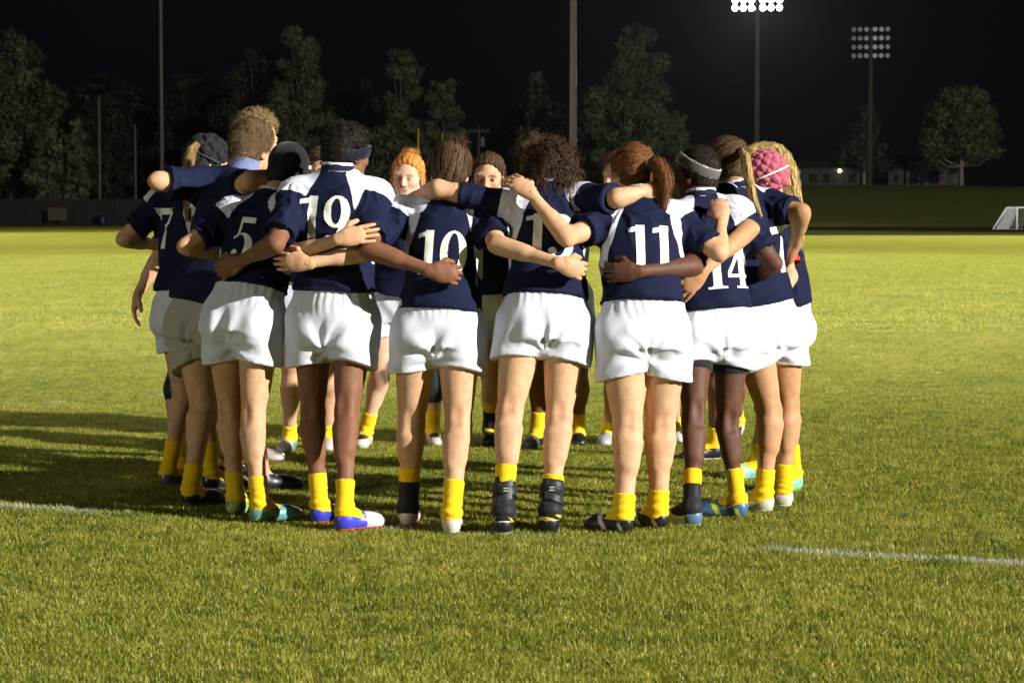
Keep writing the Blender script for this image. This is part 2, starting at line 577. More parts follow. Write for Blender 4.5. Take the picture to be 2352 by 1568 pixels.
# ------------------------------------------------------------------ fence, goal, posts, houses
fb = pix(0, 480, 192); fb[2] = 0
fence = add_obj('fence', None, None, None, (fb[0] - 12, 192, 0), label='dark brown panel fence along the left far end of the field', category='fence')
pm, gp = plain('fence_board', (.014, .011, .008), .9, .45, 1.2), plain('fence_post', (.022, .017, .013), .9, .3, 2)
npan = 30
pmesh = MB().box(V(1.2, 0, 1.12), 2.28, .05, 2.1)
ppost = MB().box(V(0, -.02, 1.18), .13, .13, 2.36)
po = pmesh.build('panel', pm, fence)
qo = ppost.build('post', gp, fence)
for i in range(1, npan):
    for src in (po, qo):
        c = src.copy()
        COL.objects.link(c)
        c.parent = fence
        c.location = (2.4 * i, 0, 0)
sb = pix(132, 480, 190); sb[2] = 0
sg = add_obj('notice_board', None, None, None, sb, label='tan board leaning at the dark fence', category='board')
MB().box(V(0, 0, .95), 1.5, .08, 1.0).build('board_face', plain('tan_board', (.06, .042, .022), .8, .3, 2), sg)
for x in (-.6, .6):
    MB().box(V(x, .08, .6), .08, .08, 1.2).build('leg', gp, sg)
bb = pix(236, 480, 190); bb[2] = 0
bar = add_obj('barrel', None, None, None, bb, label='small blue barrel at the foot of the fence', category='barrel')
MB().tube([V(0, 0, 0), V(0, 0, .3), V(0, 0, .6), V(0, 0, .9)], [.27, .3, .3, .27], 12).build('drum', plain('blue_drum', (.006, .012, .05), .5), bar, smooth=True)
MB().tube([V(0, 0, .9), V(0, 0, .94)], [.285, .285], 12).build('lid', plain('drum_lid', (.03, .05, .15), .5), bar)

# soccer goal
gb = gpix(2336, 527)
Dg = gb[1]
px2m = Dg / FPX
goal = add_obj('soccer_goal', None, None, None, gb, label='small white soccer goal with sagging net at the right edge', category='goal')
wm = plain('goal_white', (.8, .8, .8), .4, .05)
hG, dG, wG = 50 * px2m, 54 * px2m, 3.2
rot = math.radians(12)
ux, uy = V(-math.cos(rot), math.sin(rot), 0), V(math.sin(rot), math.cos(rot), 0)
for k in (0, 1):
    o_ = uy * (wG * k) * .0 + V(1.0, .25, 0) * (wG * k)
    MB().tube([o_, o_ + UP * hG], .05, 8).build('post', wm, goal, smooth=True)
    MB().tube([o_ + UP * hG, o_ + ux * dG * .44 + UP * hG], .04, 8).build('top_bar', wm, goal, smooth=True)
    MB().tube([o_ + ux * dG * .44 + UP * hG, o_ + ux * dG], .04, 8).build('back_stay', wm, goal, smooth=True)
MB().tube([UP * hG, V(1.0, .25, 0) * wG + UP * hG], .05, 8).build('crossbar', wm, goal, smooth=True)
MB().tube([ux * dG, ux * dG + V(1.0, .25, 0) * wG], .035, 8).build('ground_bar', wm, goal, smooth=True)
nb = MB()
for i in range(15):
    t = i / 14
    a0 = UP * hG + ux * dG * .42 * t
    b0_ = ux * dG * (.35 + .5 * t) + UP * .02
    nb.tube([a0, (a0 + b0_) / 2 + ux * -.08, b0_], .012, 4)
for i in range(9):
    t = (i + .5) / 9
    nb.tube([UP * hG * (1 - t) + ux * dG * .38 * t, UP * hG * (1 - t) + ux * dG * (.42 + .42 * t)], .011, 4)
for i in range(16):
    t = i / 15
    nb.tube([V(1, .25, 0) * wG * t + UP * hG + ux * dG * .4, V(1, .25, 0) * wG * t + ux * dG * .8 + UP * .3, V(1, .25, 0) * wG * t + ux * dG * .85], .012, 4)
nb.build('net', plain('net', (.6, .6, .58), .8), goal, kind='stuff')

# yellow goal posts
ym = plain('post_yellow', (.75, .50, .03), .5, .1)
def uprights(pts, label):
    b = (pts[0] + pts[1]) / 2
    b = V(b[0], b[1], 0)
    r = add_obj('goal_posts', None, None, None, b, label=label, category='goal posts', group='yellow goal posts')
    for p_ in pts:
        q_ = V(p_[0], p_[1], 0) - b
        MB().tube([q_ + UP * 3.05, q_ + UP * p_[2]], .075, 8).build('upright', ym, r, smooth=True)
        MB().tube([q_, q_ + UP * 3.05], .1, 8).build('post_leg', ym, r, smooth=True)
    MB().tube([V(pts[0][0], pts[0][1], 3.05) - b, V(pts[1][0], pts[1][1], 3.05) - b], .09, 8).build('crossbar', ym, r, smooth=True)
uprights([pix(961, 296, 222), pix(1016, 305, 230)], 'yellow goal posts rising behind the red haired person')
uprights([pix(1402, 342, 255), pix(1450, 342, 258)], 'yellow goal post tip just left of auburn shirt 11')

# utility pole
ub = pix(1100, 480, 290); ub[2] = 0
ut = add_obj('utility_pole', None, None, None, ub, label='small wooden utility pole with crossarm between the pointed tree and curly head', category='utility pole')
wood = plain('wood_pole', (.14, .10, .07), .9, .3, 2)
hU = pix(1100, 292, 290)[2]
MB().tube([V(0, 0, 0), V(0, 0, hU)], [.22, .15], 8).build('pole', wood, ut, smooth=True)
MB().box(V(0, -.2, hU - .55), 2.6, .16, .16).build('crossarm', wood, ut)
MB().tube([V(.45, -.2, hU - 2.4), V(.45, -.2, hU - 1.3)], .28, 8).build('transformer', plain('transf', (.2, .2, .2), .6), ut)
for x in (-1.1, -.5, .5, 1.1):
    MB().tube([V(x, -.2, hU - .46), V(x, -.2, hU - .22)], .06, 6).build('insulator', plain('insul', (.2, .2, .2), .4), ut)
for (px_, top_, D_, lab_) in ((230, 220, 225, 'slim bare pole left of the thin grey pole, the taller one'), (312, 288, 240, 'short slim bare pole next to the thin grey pole')):
    sp_ = pix(px_, 480, D_); sp_[2] = 0
    hh = pix(px_, top_, D_)[2]
    r_ = add_obj('bare_pole', None, None, None, sp_, label=lab_, category='pole')
    MB().tube([V(0, 0, 0), V(0, 0, hh)], [.16, .11], 8).build('shaft', plain('dim_pole', (.12, .10, .08), .8), r_, smooth=True)
    MB().tube([V(0, 0, hh), V(0, 0, hh + .12)], [.13, .05], 8).build('pole_cap', plain('dim_cap', (.1, .1, .1), .8), r_)

def house(px0, px1, ptop, D, zb, label, wall, windows, doors, lamp=None):
    p0, p1 = pix(px0, 480, D), pix(px1, 480, D)
    w = p1[0] - p0[0]
    h = pix(px0, ptop, D)[2] - zb
    r = add_obj('building', None, None, None, (p0[0], D, zb), label=label, category='building')
    MB().box(V(w / 2, 4, h / 2), w, 8, h).build('wall', wall, r)
    rf = MB()
    rf.v = [V(-.4, -.4, h + .005), V(w + .4, -.4, h + .005), V(w + .4, 8.4, h + .005), V(-.4, 8.4, h + .005), V(-.4, 4, h + .9), V(w + .4, 4, h + .9)]
    rf.f = [[0, 1, 5, 4], [2, 3, 4, 5], [0, 4, 3], [1, 2, 5], [0, 3, 2, 1]]
    rf.build('roof', plain('roofing', (.04, .04, .042), .9), r)
    for x0, x1, z0, z1 in windows:
        fr = MB().box(V((x0 + x1) / 2, -.02, (z0 + z1) / 2), x1 - x0 + .16, .06, z1 - z0 + .16).build('window', plain('win_frame', (.05, .048, .045), .6), r)
        MB().box(V((x0 + x1) / 2, -.06, (z0 + z1) / 2), x1 - x0, .04, z1 - z0).build('pane', plain('win_glass', (.010, .011, .014), .6, spec=.1), fr)
    for x0, x1, z1 in doors:
        dr = MB().box(V((x0 + x1) / 2, -.03, z1 / 2), x1 - x0, .08, z1).build('door', plain('door_dark', (.03, .025, .02), .6), r)
        MB().box(V(x1 - .12, -.09, z1 * .48), .05, .06, .05).build('handle', plain('door_handle', (.4, .4, .4), .3, metallic=.8), dr)
    if lamp:
        MB().tube([V(lamp[0], -.30, lamp[1] - .08), V(lamp[0], -.30, lamp[1] + .22)], [.20, .14], 10).build('wall_lamp', plain('lamp_glow', (1, .8, .5), .4, 0, 1, emit=((1, .72, .45), 8)), r, smooth=True)
    return r
house(1836, 1975, 386, 262, 3.6, 'long low dim building with one lit wall lamp', plain('wall_grey', (.05, .055, .052), .9, .2, 2), [(1.0, 2.0, .7, 1.7), (2.6, 3.4, .7, 1.7), (5.4, 6.3, .7, 1.7)], [(4.0, 4.8, 1.9)], lamp=(4.45, 1.95))
house(2040, 2075, 380, 262, 3.6, 'small dim shed beside the unlit floodlight pole', plain('wall_dim', (.06, .06, .05), .9, .2, 2), [(.5, 1.2, .7, 1.6)], [])
house(2080, 2200, 372, 268, 3.6, 'low pinkish building with dark windows behind the olive tree', plain('wall_pink', (.13, .09, .075), .9, .2, 2), [(.4, 1.4, .6, 2.0), (2.6, 3.8, .6, 2.0)], [(4.6, 5.5, 2.0)])
# ------------------------------------------------------------------ thin haze volume, added to give the lit lamps a glow
hz = MB().box(V(0, 390, 16), 1040, 1060, 34.5)
hm = bpy.data.materials.new('haze')
hm.use_nodes = True
hnt = hm.node_tree
hnt.nodes.remove(hnt.nodes['Principled BSDF'])
pv = hnt.nodes.new('ShaderNodeVolumePrincipled')
pv.inputs['Color'].default_value = (.9, .93, 1, 1)
pv.inputs['Density'].default_value = .000005
pv.inputs['Anisotropy'].default_value = .75
hnt.links.new(pv.outputs[0], hnt.nodes['Material Output'].inputs['Volume'])
hz.build('haze', hm, kind='stuff', label='thin haze volume added for a glow round the lit lamps')
# ------------------------------------------------------------------ implicit surfaces for bodies and clothes
class Cone:
    """tapered capsule; flat=(axis,factor) thins it along an axis; cuts=[(point,normal)] removes the side the normal points to"""
    def __init__(s, a, b, ra, rb, flat=None, cuts=()):
        s.a, s.b, s.ra, s.rb, s.flat, s.cuts = np.asarray(a, float), np.asarray(b, float), ra, rb, flat, cuts
        r = max(ra, rb)
        s.lo, s.hi = np.minimum(s.a, s.b) - r, np.maximum(s.a, s.b) + r
    def ev(s, x, y, z):
        ba = s.b - s.a
        L2 = max(float(ba @ ba), 1e-9)
        qx, qy, qz = x - s.a[0], y - s.a[1], z - s.a[2]
        t = np.clip((qx * ba[0] + qy * ba[1] + qz * ba[2]) / L2, 0, 1)
        dx, dy, dz = qx - t * ba[0], qy - t * ba[1], qz - t * ba[2]
        d2 = dx * dx + dy * dy + dz * dz
        k = 1.0
        if s.flat is not None:
            w, fl = s.flat
            c = dx * w[0] + dy * w[1] + dz * w[2]
            d2 = d2 + (1 / fl ** 2 - 1) * c * c
            k = .5 + .5 * fl
        d = (np.sqrt(d2) - (s.ra + (s.rb - s.ra) * t)) * k
        for (p, n) in s.cuts:
            d = np.maximum(d, (x - p[0]) * n[0] + (y - p[1]) * n[1] + (z - p[2]) * n[2])
        return d

class Ell:
    def __init__(s, c, R, r, cuts=()):
        s.c, s.R, s.r, s.cuts = np.asarray(c, float), [nrm(q) for q in R], r, cuts
        m = max(r)
        s.lo, s.hi = s.c - m, s.c + m
    def ev(s, x, y, z):
        qx, qy, qz = x - s.c[0], y - s.c[1], z - s.c[2]
        k0 = 0
        k1 = 0
        for ax, r in zip(s.R, s.r):
            c = qx * ax[0] + qy * ax[1] + qz * ax[2]
            k0 = k0 + (c / r) ** 2
            k1 = k1 + (c / (r * r)) ** 2
        k0 = np.sqrt(k0)
        k1 = np.sqrt(k1) + 1e-6
        d = k0 * (k0 - 1) / k1
        for (p, n) in s.cuts:
            d = np.maximum(d, (x - p[0]) * n[0] + (y - p[1]) * n[1] + (z - p[2]) * n[2])
        return d

class Loft:
    """trunk: elliptical sections along the line P->N; prof = [(t, half width, half depth)]"""
    def __init__(s, P, N, latP, latN, prof, t0, t1, bend=0., expo=2.3, flare=None):
        s.P, s.N = np.asarray(P, float), np.asarray(N, float)
        A = s.N - s.P
        s.L = float(np.linalg.norm(A))
        s.a = A / s.L
        s.l0 = nrm(latP - s.a * np.dot(latP, s.a))
        s.l1 = nrm(latN - s.a * np.dot(latN, s.a))
        s.prof, s.t0, s.t1, s.bend, s.expo = np.array(prof, float), t0, t1, bend, expo
        s.back = nrm(np.cross(s.l0 + s.l1, s.a)) * -1.0
        m = max(s.prof[:, 1].max(), s.prof[:, 2].max()) + abs(bend)
        p0, p1 = s.P + s.a * s.L * t0, s.P + s.a * s.L * t1
        s.lo, s.hi = np.minimum(p0, p1) - m, np.maximum(p0, p1) + m
    def local(s, x, y, z):
        qx, qy, qz = x - s.P[0], y - s.P[1], z - s.P[2]
        t = (qx * s.a[0] + qy * s.a[1] + qz * s.a[2]) / s.L
        tc = np.clip(t, 0, 1)
        lat = [s.l0[i] + (s.l1[i] - s.l0[i]) * tc for i in range(3)]
        ln = np.sqrt(lat[0] ** 2 + lat[1] ** 2 + lat[2] ** 2)
        lat = [q / ln for q in lat]
        bx = 4 * tc * (1 - tc) * s.bend
        ex, ey, ez = qx - s.back[0] * bx, qy - s.back[1] * bx, qz - s.back[2] * bx
        u = ex * lat[0] + ey * lat[1] + ez * lat[2]
        dep = [s.a[1] * lat[2] - s.a[2] * lat[1], s.a[2] * lat[0] - s.a[0] * lat[2], s.a[0] * lat[1] - s.a[1] * lat[0]]
        v = ex * dep[0] + ey * dep[1] + ez * dep[2]
        return t, u, v
    def ev(s, x, y, z):
        t, u, v = s.local(x, y, z)
        tt = s.prof[:, 0]
        w = np.interp(t, tt, s.prof[:, 1])
        d = np.interp(t, tt, s.prof[:, 2])
        e = s.expo
        k = ((np.abs(u) / w) ** e + (np.abs(v) / d) ** e) ** (1 / e)
        dist = (k - 1) * np.minimum(w, d)
        dist = np.maximum(dist, np.maximum((s.t0 - t) * s.L, (t - s.t1) * s.L))
        return dist

class Field:
    def __init__(s, prims, h, pad=.03):
        lo = np.min([p.lo for p, k in prims], axis=0) - pad
        hi = np.max([p.hi for p, k in prims], axis=0) + pad
        s.h, s.o = h, lo
        s.n = np.ceil((hi - lo) / h).astype(int) + 1
        s.F = np.full(tuple(s.n), .07, np.float32)
        s.ax = [(lo[i] + h * np.arange(s.n[i])).astype(np.float32) for i in range(3)]
        for p, k in prims:
            s.add(p, k)
    def add(s, p, k, sub=False):
        m = .035 + (k if k > 0 else 0)
        i0 = np.maximum(((p.lo - m - s.o) / s.h).astype(int), 0)
        i1 = np.minimum(((p.hi + m - s.o) / s.h).astype(int) + 2, s.n)
        if np.any(i1 <= i0):
            return
        sl = tuple(slice(a, b) for a, b in zip(i0, i1))
        x = s.ax[0][sl[0]][:, None, None]
        y = s.ax[1][sl[1]][None, :, None]
        z = s.ax[2][sl[2]][None, None, :]
        d = p.ev(x, y, z).astype(np.float32)
        f = s.F[sl]
        if sub and k > 0:
            hh = np.clip(.5 - .5 * (f + d) / k, 0, 1)
            s.F[sl] = f + (-d - f) * hh + k * hh * (1 - hh)
        elif sub:
            s.F[sl] = np.maximum(f, -d)
        elif k <= 0:
            s.F[sl] = np.minimum(f, d)
        else:
            hh = np.clip(.5 + .5 * (f - d) / k, 0, 1)
            s.F[sl] = f + (d - f) * hh - k * hh * (1 - hh)
    def cut(s, p, n):
        d = (s.ax[0][:, None, None] - p[0]) * n[0] + (s.ax[1][None, :, None] - p[1]) * n[1] + (s.ax[2][None, None, :] - p[2]) * n[2]
        s.F = np.maximum(s.F, d.astype(np.float32))
    def mesh(s):
        return surface_nets(s.F, s.o, s.h)

_CORN = [(i, j, k) for i in (0, 1) for j in (0, 1) for k in (0, 1)]
_EDG = [(a, b) for a in range(8) for b in range(8) if a < b and sum(abs(_CORN[a][q] - _CORN[b][q]) for q in range(3)) == 1]
def surface_nets(F, o, h):
    ins = F < 0
    s = np.zeros(tuple(np.array(F.shape) - 1), np.uint8)
    nx, ny, nz = F.shape
    for (i, j, k) in _CORN:
        s += ins[i:nx - 1 + i, j:ny - 1 + j, k:nz - 1 + k]
    act = (s > 0) & (s < 8)
    idx = np.argwhere(act)
    n = len(idx)
    vid = np.full(act.shape, -1, np.int32)
    vid[act] = np.arange(n)
    fv = [F[idx[:, 0] + c[0], idx[:, 1] + c[1], idx[:, 2] + c[2]] for c in _CORN]
    acc = np.zeros((n, 3))
    cnt = np.zeros(n)
    for a, b in _EDG:
        f0, f1 = fv[a], fv[b]
        m = (f0 < 0) != (f1 < 0)
        t = np.where(m, f0 / np.where(m, f0 - f1, 1), 0)
        ca, cb = np.array(_CORN[a], float), np.array(_CORN[b], float)
        acc += m[:, None] * (ca + t[:, None] * (cb - ca))
        cnt += m
    pos = o + h * (idx + acc / np.maximum(cnt, 1)[:, None])
    quads = []
    for ax in range(3):
        b, c = (ax + 1) % 3, (ax + 2) % 3
        sl0 = [slice(1, -1)] * 3
        sl1 = [slice(1, -1)] * 3
        sl0[ax] = slice(0, -1)
        sl1[ax] = slice(1, None)
        A, B = ins[tuple(sl0)], ins[tuple(sl1)]
        d = A != B
        q = np.argwhere(d)
        if not len(q):
            continue
        base = q.copy()
        for w in (b, c):
            base[:, w] += 1
        def cell(db, dc):
            e = base.copy()
            e[:, b] += db
            e[:, c] += dc
            return vid[e[:, 0], e[:, 1], e[:, 2]]
        qd = np.stack([cell(-1, -1), cell(0, -1), cell(0, 0), cell(-1, 0)], 1)
        flip = ~A[d]
        qd[flip] = qd[flip][:, ::-1]
        quads.append(qd)
    quads = np.concatenate(quads) if quads else np.zeros((0, 4), int)
    quads = quads[(quads >= 0).all(1)]
    return pos, quads

def vnormals(v, q):
    fn = np.cross(v[q[:, 2]] - v[q[:, 0]], v[q[:, 3]] - v[q[:, 1]])
    n = np.zeros_like(v)
    for i in range(4):
        np.add.at(n, q[:, i], fn)
    return n / np.maximum(np.linalg.norm(n, axis=1), 1e-9)[:, None]

def relax(v, q, it=1, lam=.5):
    n = len(v)
    e = np.concatenate([q[:, [0, 1]], q[:, [1, 2]], q[:, [2, 3]], q[:, [3, 0]]])
    for _ in range(it):
        s = np.zeros_like(v)
        c = np.bincount(e[:, 0], minlength=n)
        for i in range(3):
            s[:, i] = np.bincount(e[:, 0], weights=v[e[:, 1], i], minlength=n)
        v = v * (1 - lam) + lam * s / np.maximum(c, 1)[:, None]
    return v

class SNoise:
    """smooth pseudo noise: sums of sines"""
    def __init__(s, seed, freq, n=7, aniso=None):
        r = np.random.default_rng(seed)
        s.k = r.normal(size=(n, 3))
        if aniso is not None:
            ax, f = aniso
            s.k -= np.outer(s.k @ ax, ax) * (1 - f)
        s.k /= np.linalg.norm(s.k, axis=1)[:, None]
        s.k *= freq * r.uniform(.6, 1.6, (n, 1))
        s.p = r.uniform(0, 6.28, n)
    def __call__(s, v):
        return np.sin(v @ s.k.T + s.p).sum(1) / math.sqrt(len(s.p))
# ------------------------------------------------------------------ people
SKIN = {'light': (.57, .375, .225), 'fair': (.67, .47, .34), 'tan': (.47, .28, .145),
        'brown': (.205, .10, .055), 'dark': (.105, .05, .030), 'olive': (.40, .225, .13)}
NAVY = (.0065, .009, .030)
WHITE = (.58, .59, .66)
YEL = (.80, .52, .006)

GLYPH_W = {'0': .58, '1': .5, '2': .55, '3': .55, '4': .6, '5': .54, '7': .52, '9': .56}
def glyph(ch, x, y):
    def el(cx, cy, rx, ry):
        return ((x - cx) / rx) ** 2 + ((y - cy) / ry) ** 2 < 1
    def rc(x0, x1, y0, y1):
        return (x > x0) & (x < x1) & (y > y0) & (y < y1)
    if ch == '1':
        flag = (y > .80 + (x - .0) * .25) & (y < .90 + (x - .0) * .25) & (x > .02) & (x < .3)
        return rc(.18, .37, .02, .985) | rc(.06, .49, 0, .045) | flag | ((y < .10) & (y > 0) & (abs(x - .275) < .215 - (y * 1.6)))
    if ch == '0':
        return el(.29, .5, .29, .5) & ~el(.29, .5, .125, .445)
    if ch == '3':
        a = el(.25, .755, .25, .245) & ~el(.205, .755, .135, .195) & ~((x < .2) & (y > .56) & (y < .88))
        b = el(.25, .285, .285, .285) & ~el(.205, .285, .15, .235) & ~((x < .18) & (y > .1) & (y < .5))
        return a | b | el(.10, .80, .085, .075) | el(.09, .16, .09, .08)
    if ch == '5':
        b = el(.25, .31, .28, .31) & ~el(.2, .31, .155, .255) & ~((x < .1) & (y > .1) & (y < .46))
        return rc(.09, .47, .86, 1) | rc(.09, .145, .5, 1) | b | el(.10, .14, .09, .08)
    if ch == '7':
        cx = .20 + .27 * np.clip(y / .88, 0, 1) ** 1.7
        hw = .105 - .075 * np.clip(y / .88, 0, 1)
        return rc(.03, .5, .85, 1) | rc(.03, .085, .72, 1) | ((abs(x - cx) < hw) & (y > 0) & (y < .88))
    if ch == '9':
        b = el(.27, .67, .265, .33) & ~el(.26, .68, .105, .265)
        t = el(.06, .66, .475, .66) & ~el(.02, .66, .365, .60) & (y < .68) & (x > .1)
        return b | t | el(.13, .10, .095, .085)
    if ch == '4':
        dg = (abs((y - .30) * .41 - (x - .02) * .70) < .035) & (y > .27) & (y < 1) & (x < .42)
        return rc(.30, .46, .02, 1) | rc(.20, .57, 0, .045) | rc(.0, .59, .235, .315) | dg
    if ch == '2':
        a = el(.25, .73, .26, .27) & ~el(.21, .73, .14, .215) & ~((x < .2) & (y < .86)) & (y > .55)
        cx = .04 + .43 * np.clip(y / .62, 0, 1) ** 1.1
        return a | ((abs(x - cx) < .07) & (y > .06) & (y < .64)) | rc(.02, .52, 0, .13) | el(.10, .76, .085, .075)
    return x < -1

PN = {}
def sub_obj(root, base, name, v, q, mat, attrs=None, label=None, smooth=True, parent=None):
    me = build_mesh(name, v - base, q, smooth, attrs)
    return add_obj(name, me, mat, parent or root, label=label)

def hand_prims(W, d, n, side, curl, s, spread=.0):
    d = nrm(d)
    n = nrm(n - d * np.dot(n, d))
    th = np.cross(d, n) * side
    P = [(Ell(W + d * .048 * s, [d, th, n], (.056 * s, .040 * s, .0185 * s)), .012),
         (Cone(W - d * .012, W + d * .02, .027 * s, .026 * s, flat=(n, .75)), .02),
         (Cone(W + d * .02 * s + th * .018 * s, W + d * .06 * s + th * .03 * s + n * .008, .017 * s, .012 * s), .012)]
    for i, (off, ln) in enumerate(((.030, .070), (.010, .079), (-.0105, .074), (-.0305, .058))):
        p = W + d * (.086 - abs(off) * .15) * s + th * off * s
        a = .12
        dd = nrm(d + th * off * (.6 + spread * 6))
        rr = .0096 * s * (1 if i < 3 else .88)
        for j, (fr, bend) in enumerate(((.46, 1.15), (.30, 1.35), (.24, .9))):
            a += curl * bend
            v = dd * math.cos(a) + n * math.sin(a)
            p2 = p + v * ln * fr * s
            P.append((Cone(p, p2, rr, rr * .9), .003))
            p, rr = p2, rr * .9
    p = W + d * .022 * s + th * .026 * s + n * .006
    for fr, vv in ((.042, d * .62 + th * (.72 - .4 * curl) + n * (.25 + .4 * curl)), (.034, d * .85 + th * (.25 - .5 * curl) + n * (.3 + .5 * curl))):
        p2 = p + nrm(vv) * fr * s
        P.append((Cone(p, p2, .0125 * s, .010 * s), .006))
        p = p2
    return P

def strands(v, nv, flow, length, width, lift, seg, count, rg, curl=0., curl_f=3., wave=0., shell=None):
    """flat ribbons growing on a surface; flow(points)->directions"""
    pick = rg.integers(0, len(v), count)
    p = v[pick] + rg.normal(0, .002, (count, 3)) + nv[pick] * .001
    n = nv[pick]
    L = length * rg.uniform(.55, 1.25, count)
    W = width * rg.uniform(.6, 1.4, count)
    ph = rg.uniform(0, 6.28, count)
    lf = rg.uniform(.3, 1.0, count) * lift
    V_, Q_ = [], []
    side = None
    rnd = rg.uniform(0, 1, count) ** 1.3
    pts = [p]
    for k in range(seg):
        d = flow(pts[-1])
        d = d - n * (np.sum(d * n, 1) * .75)[:, None] + n * lf[:, None]
        d /= np.maximum(np.linalg.norm(d, axis=1), 1e-6)[:, None]
        sd = np.cross(d, n)
        step = d * (L / seg)[:, None]
        if curl:
            t = (k + 1) / seg * 6.28 * curl_f
            step = step + (sd * np.cos(t + ph)[:, None] + n * np.sin(t + ph)[:, None]) * curl
        pts.append(pts[-1] + step)
        if shell is not None:
            pts[-1] = shell(pts[-1]) + n * (-.001 + .012 * rnd[:, None] ** 3)
        if side is None:
            side = sd / np.maximum(np.linalg.norm(sd, axis=1), 1e-6)[:, None]
    out = []
    for k, q in enumerate(pts):
        w = W * (1 - .75 * (k / seg) ** 1.5)
        out.append(q - side * (w / 2)[:, None])
        out.append(q + side * (w / 2)[:, None])
    A = np.stack(out, 1)
    nn = A.shape[1]
    base = np.arange(count)[:, None] * nn
    quads = np.concatenate([np.stack([base[:, 0] + 2 * k, base[:, 0] + 2 * k + 1, base[:, 0] + 2 * k + 3, base[:, 0] + 2 * k + 2], 1) for k in range(seg)])
    return A.reshape(-1, 3), quads, np.repeat(rnd, nn)

def tail_strands(pts, rads, width, count, rg, wav=0., seg=9):
    pts = np.array(pts, float)
    t = np.linspace(0, 1, len(pts))
    tt = np.linspace(0, 1, seg + 1)
    C = np.stack([np.interp(tt, t, pts[:, i]) for i in range(3)], 1)
    R = np.interp(tt, t, rads)
    d = np.gradient(C, axis=0)
    d /= np.linalg.norm(d, axis=1)[:, None]
    e1 = np.cross(d, V(.2, .95, .15))
    e1 /= np.linalg.norm(e1, axis=1)[:, None]
    e2 = np.cross(d, e1)
    a = rg.uniform(0, 6.28, count)
    r = np.sqrt(rg.uniform(.25, 1.15, count))
    ph = rg.uniform(0, 6.28, (count, 1))
    ends = rg.uniform(.7, 1.06, (count, 1))
    A = []
    w = width * rg.uniform(.6, 1.4, count)
    for k in range(seg + 1):
        rr = r * R[k]
        off = e1[k] * (np.cos(a) * rr)[:, None] + e2[k] * (np.sin(a) * rr)[:, None]
        if wav:
            off = off + e1[k] * (wav * np.sin(ph + k * 1.9)) + e2[k] * (wav * np.cos(ph * 1.3 + k * 2.3))
        c = C[0] + (C[k] - C[0]) * ends + off
        sd = np.cross(off, d[k])
        sd /= np.maximum(np.linalg.norm(sd, axis=1), 1e-6)[:, None]
        ww = (w * (1 - .6 * (k / seg) ** 2))[:, None]
        A += [c - sd * ww / 2, c + sd * ww / 2]
    A = np.stack(A, 1)
    nn = A.shape[1]
    b = np.arange(count) * nn
    Q = np.concatenate([np.stack([b + 2 * k, b + 2 * k + 1, b + 2 * k + 3, b + 2 * k + 2], 1) for k in range(seg)])
    return A.reshape(-1, 3), Q, np.repeat(rg.uniform(0, 1, count), nn)

def hair_mat(key, c0, c1):
    if 'hair' + key in _mats:
        return _mats['hair' + key]
    m, nt, bs = new_mat('hair_' + key)
    a = attr_fac(nt, 'rnd')
    f = math_n(nt, 'ADD', math_n(nt, 'MULTIPLY', a.outputs['Fac'], .7), math_n(nt, 'MULTIPLY', noise(nt, 60, 3), .3))
    lk(nt, mixcol(nt, f, c0, c1), bs.inputs['Base Color'])
    bs.inputs['Roughness'].default_value = .65
    bs.inputs['Specular IOR Level'].default_value = .15
    _mats['hair' + key] = m
    return m

HAIR = {'brown': ((.009, .005, .003), (.13, .075, .036)), 'dark': ((.005, .004, .003), (.030, .02, .014)),
        'auburn': ((.014, .005, .003), (.24, .095, .03)), 'blond': ((.16, .085, .028), (.72, .50, .21)),
        'red': ((.26, .085, .016), (.80, .38, .09)), 'ash': ((.14, .085, .04), (.36, .25, .13)),
        'mid': ((.06, .036, .017), (.24, .15, .075)), 'chest': ((.010, .0055, .0035), (.10, .052, .026)), 'dblond': ((.06, .032, .012), (.42, .27, .11))}

def merge(parts):
    V_, Q_, R_ = [], [], []
    o = 0
    for v, q, r in parts:
        V_.append(v)
        Q_.append(np.asarray(q) + o)
        R_.append(r)
        o += len(v)
    return np.concatenate(V_), np.concatenate(Q_), np.concatenate(R_)

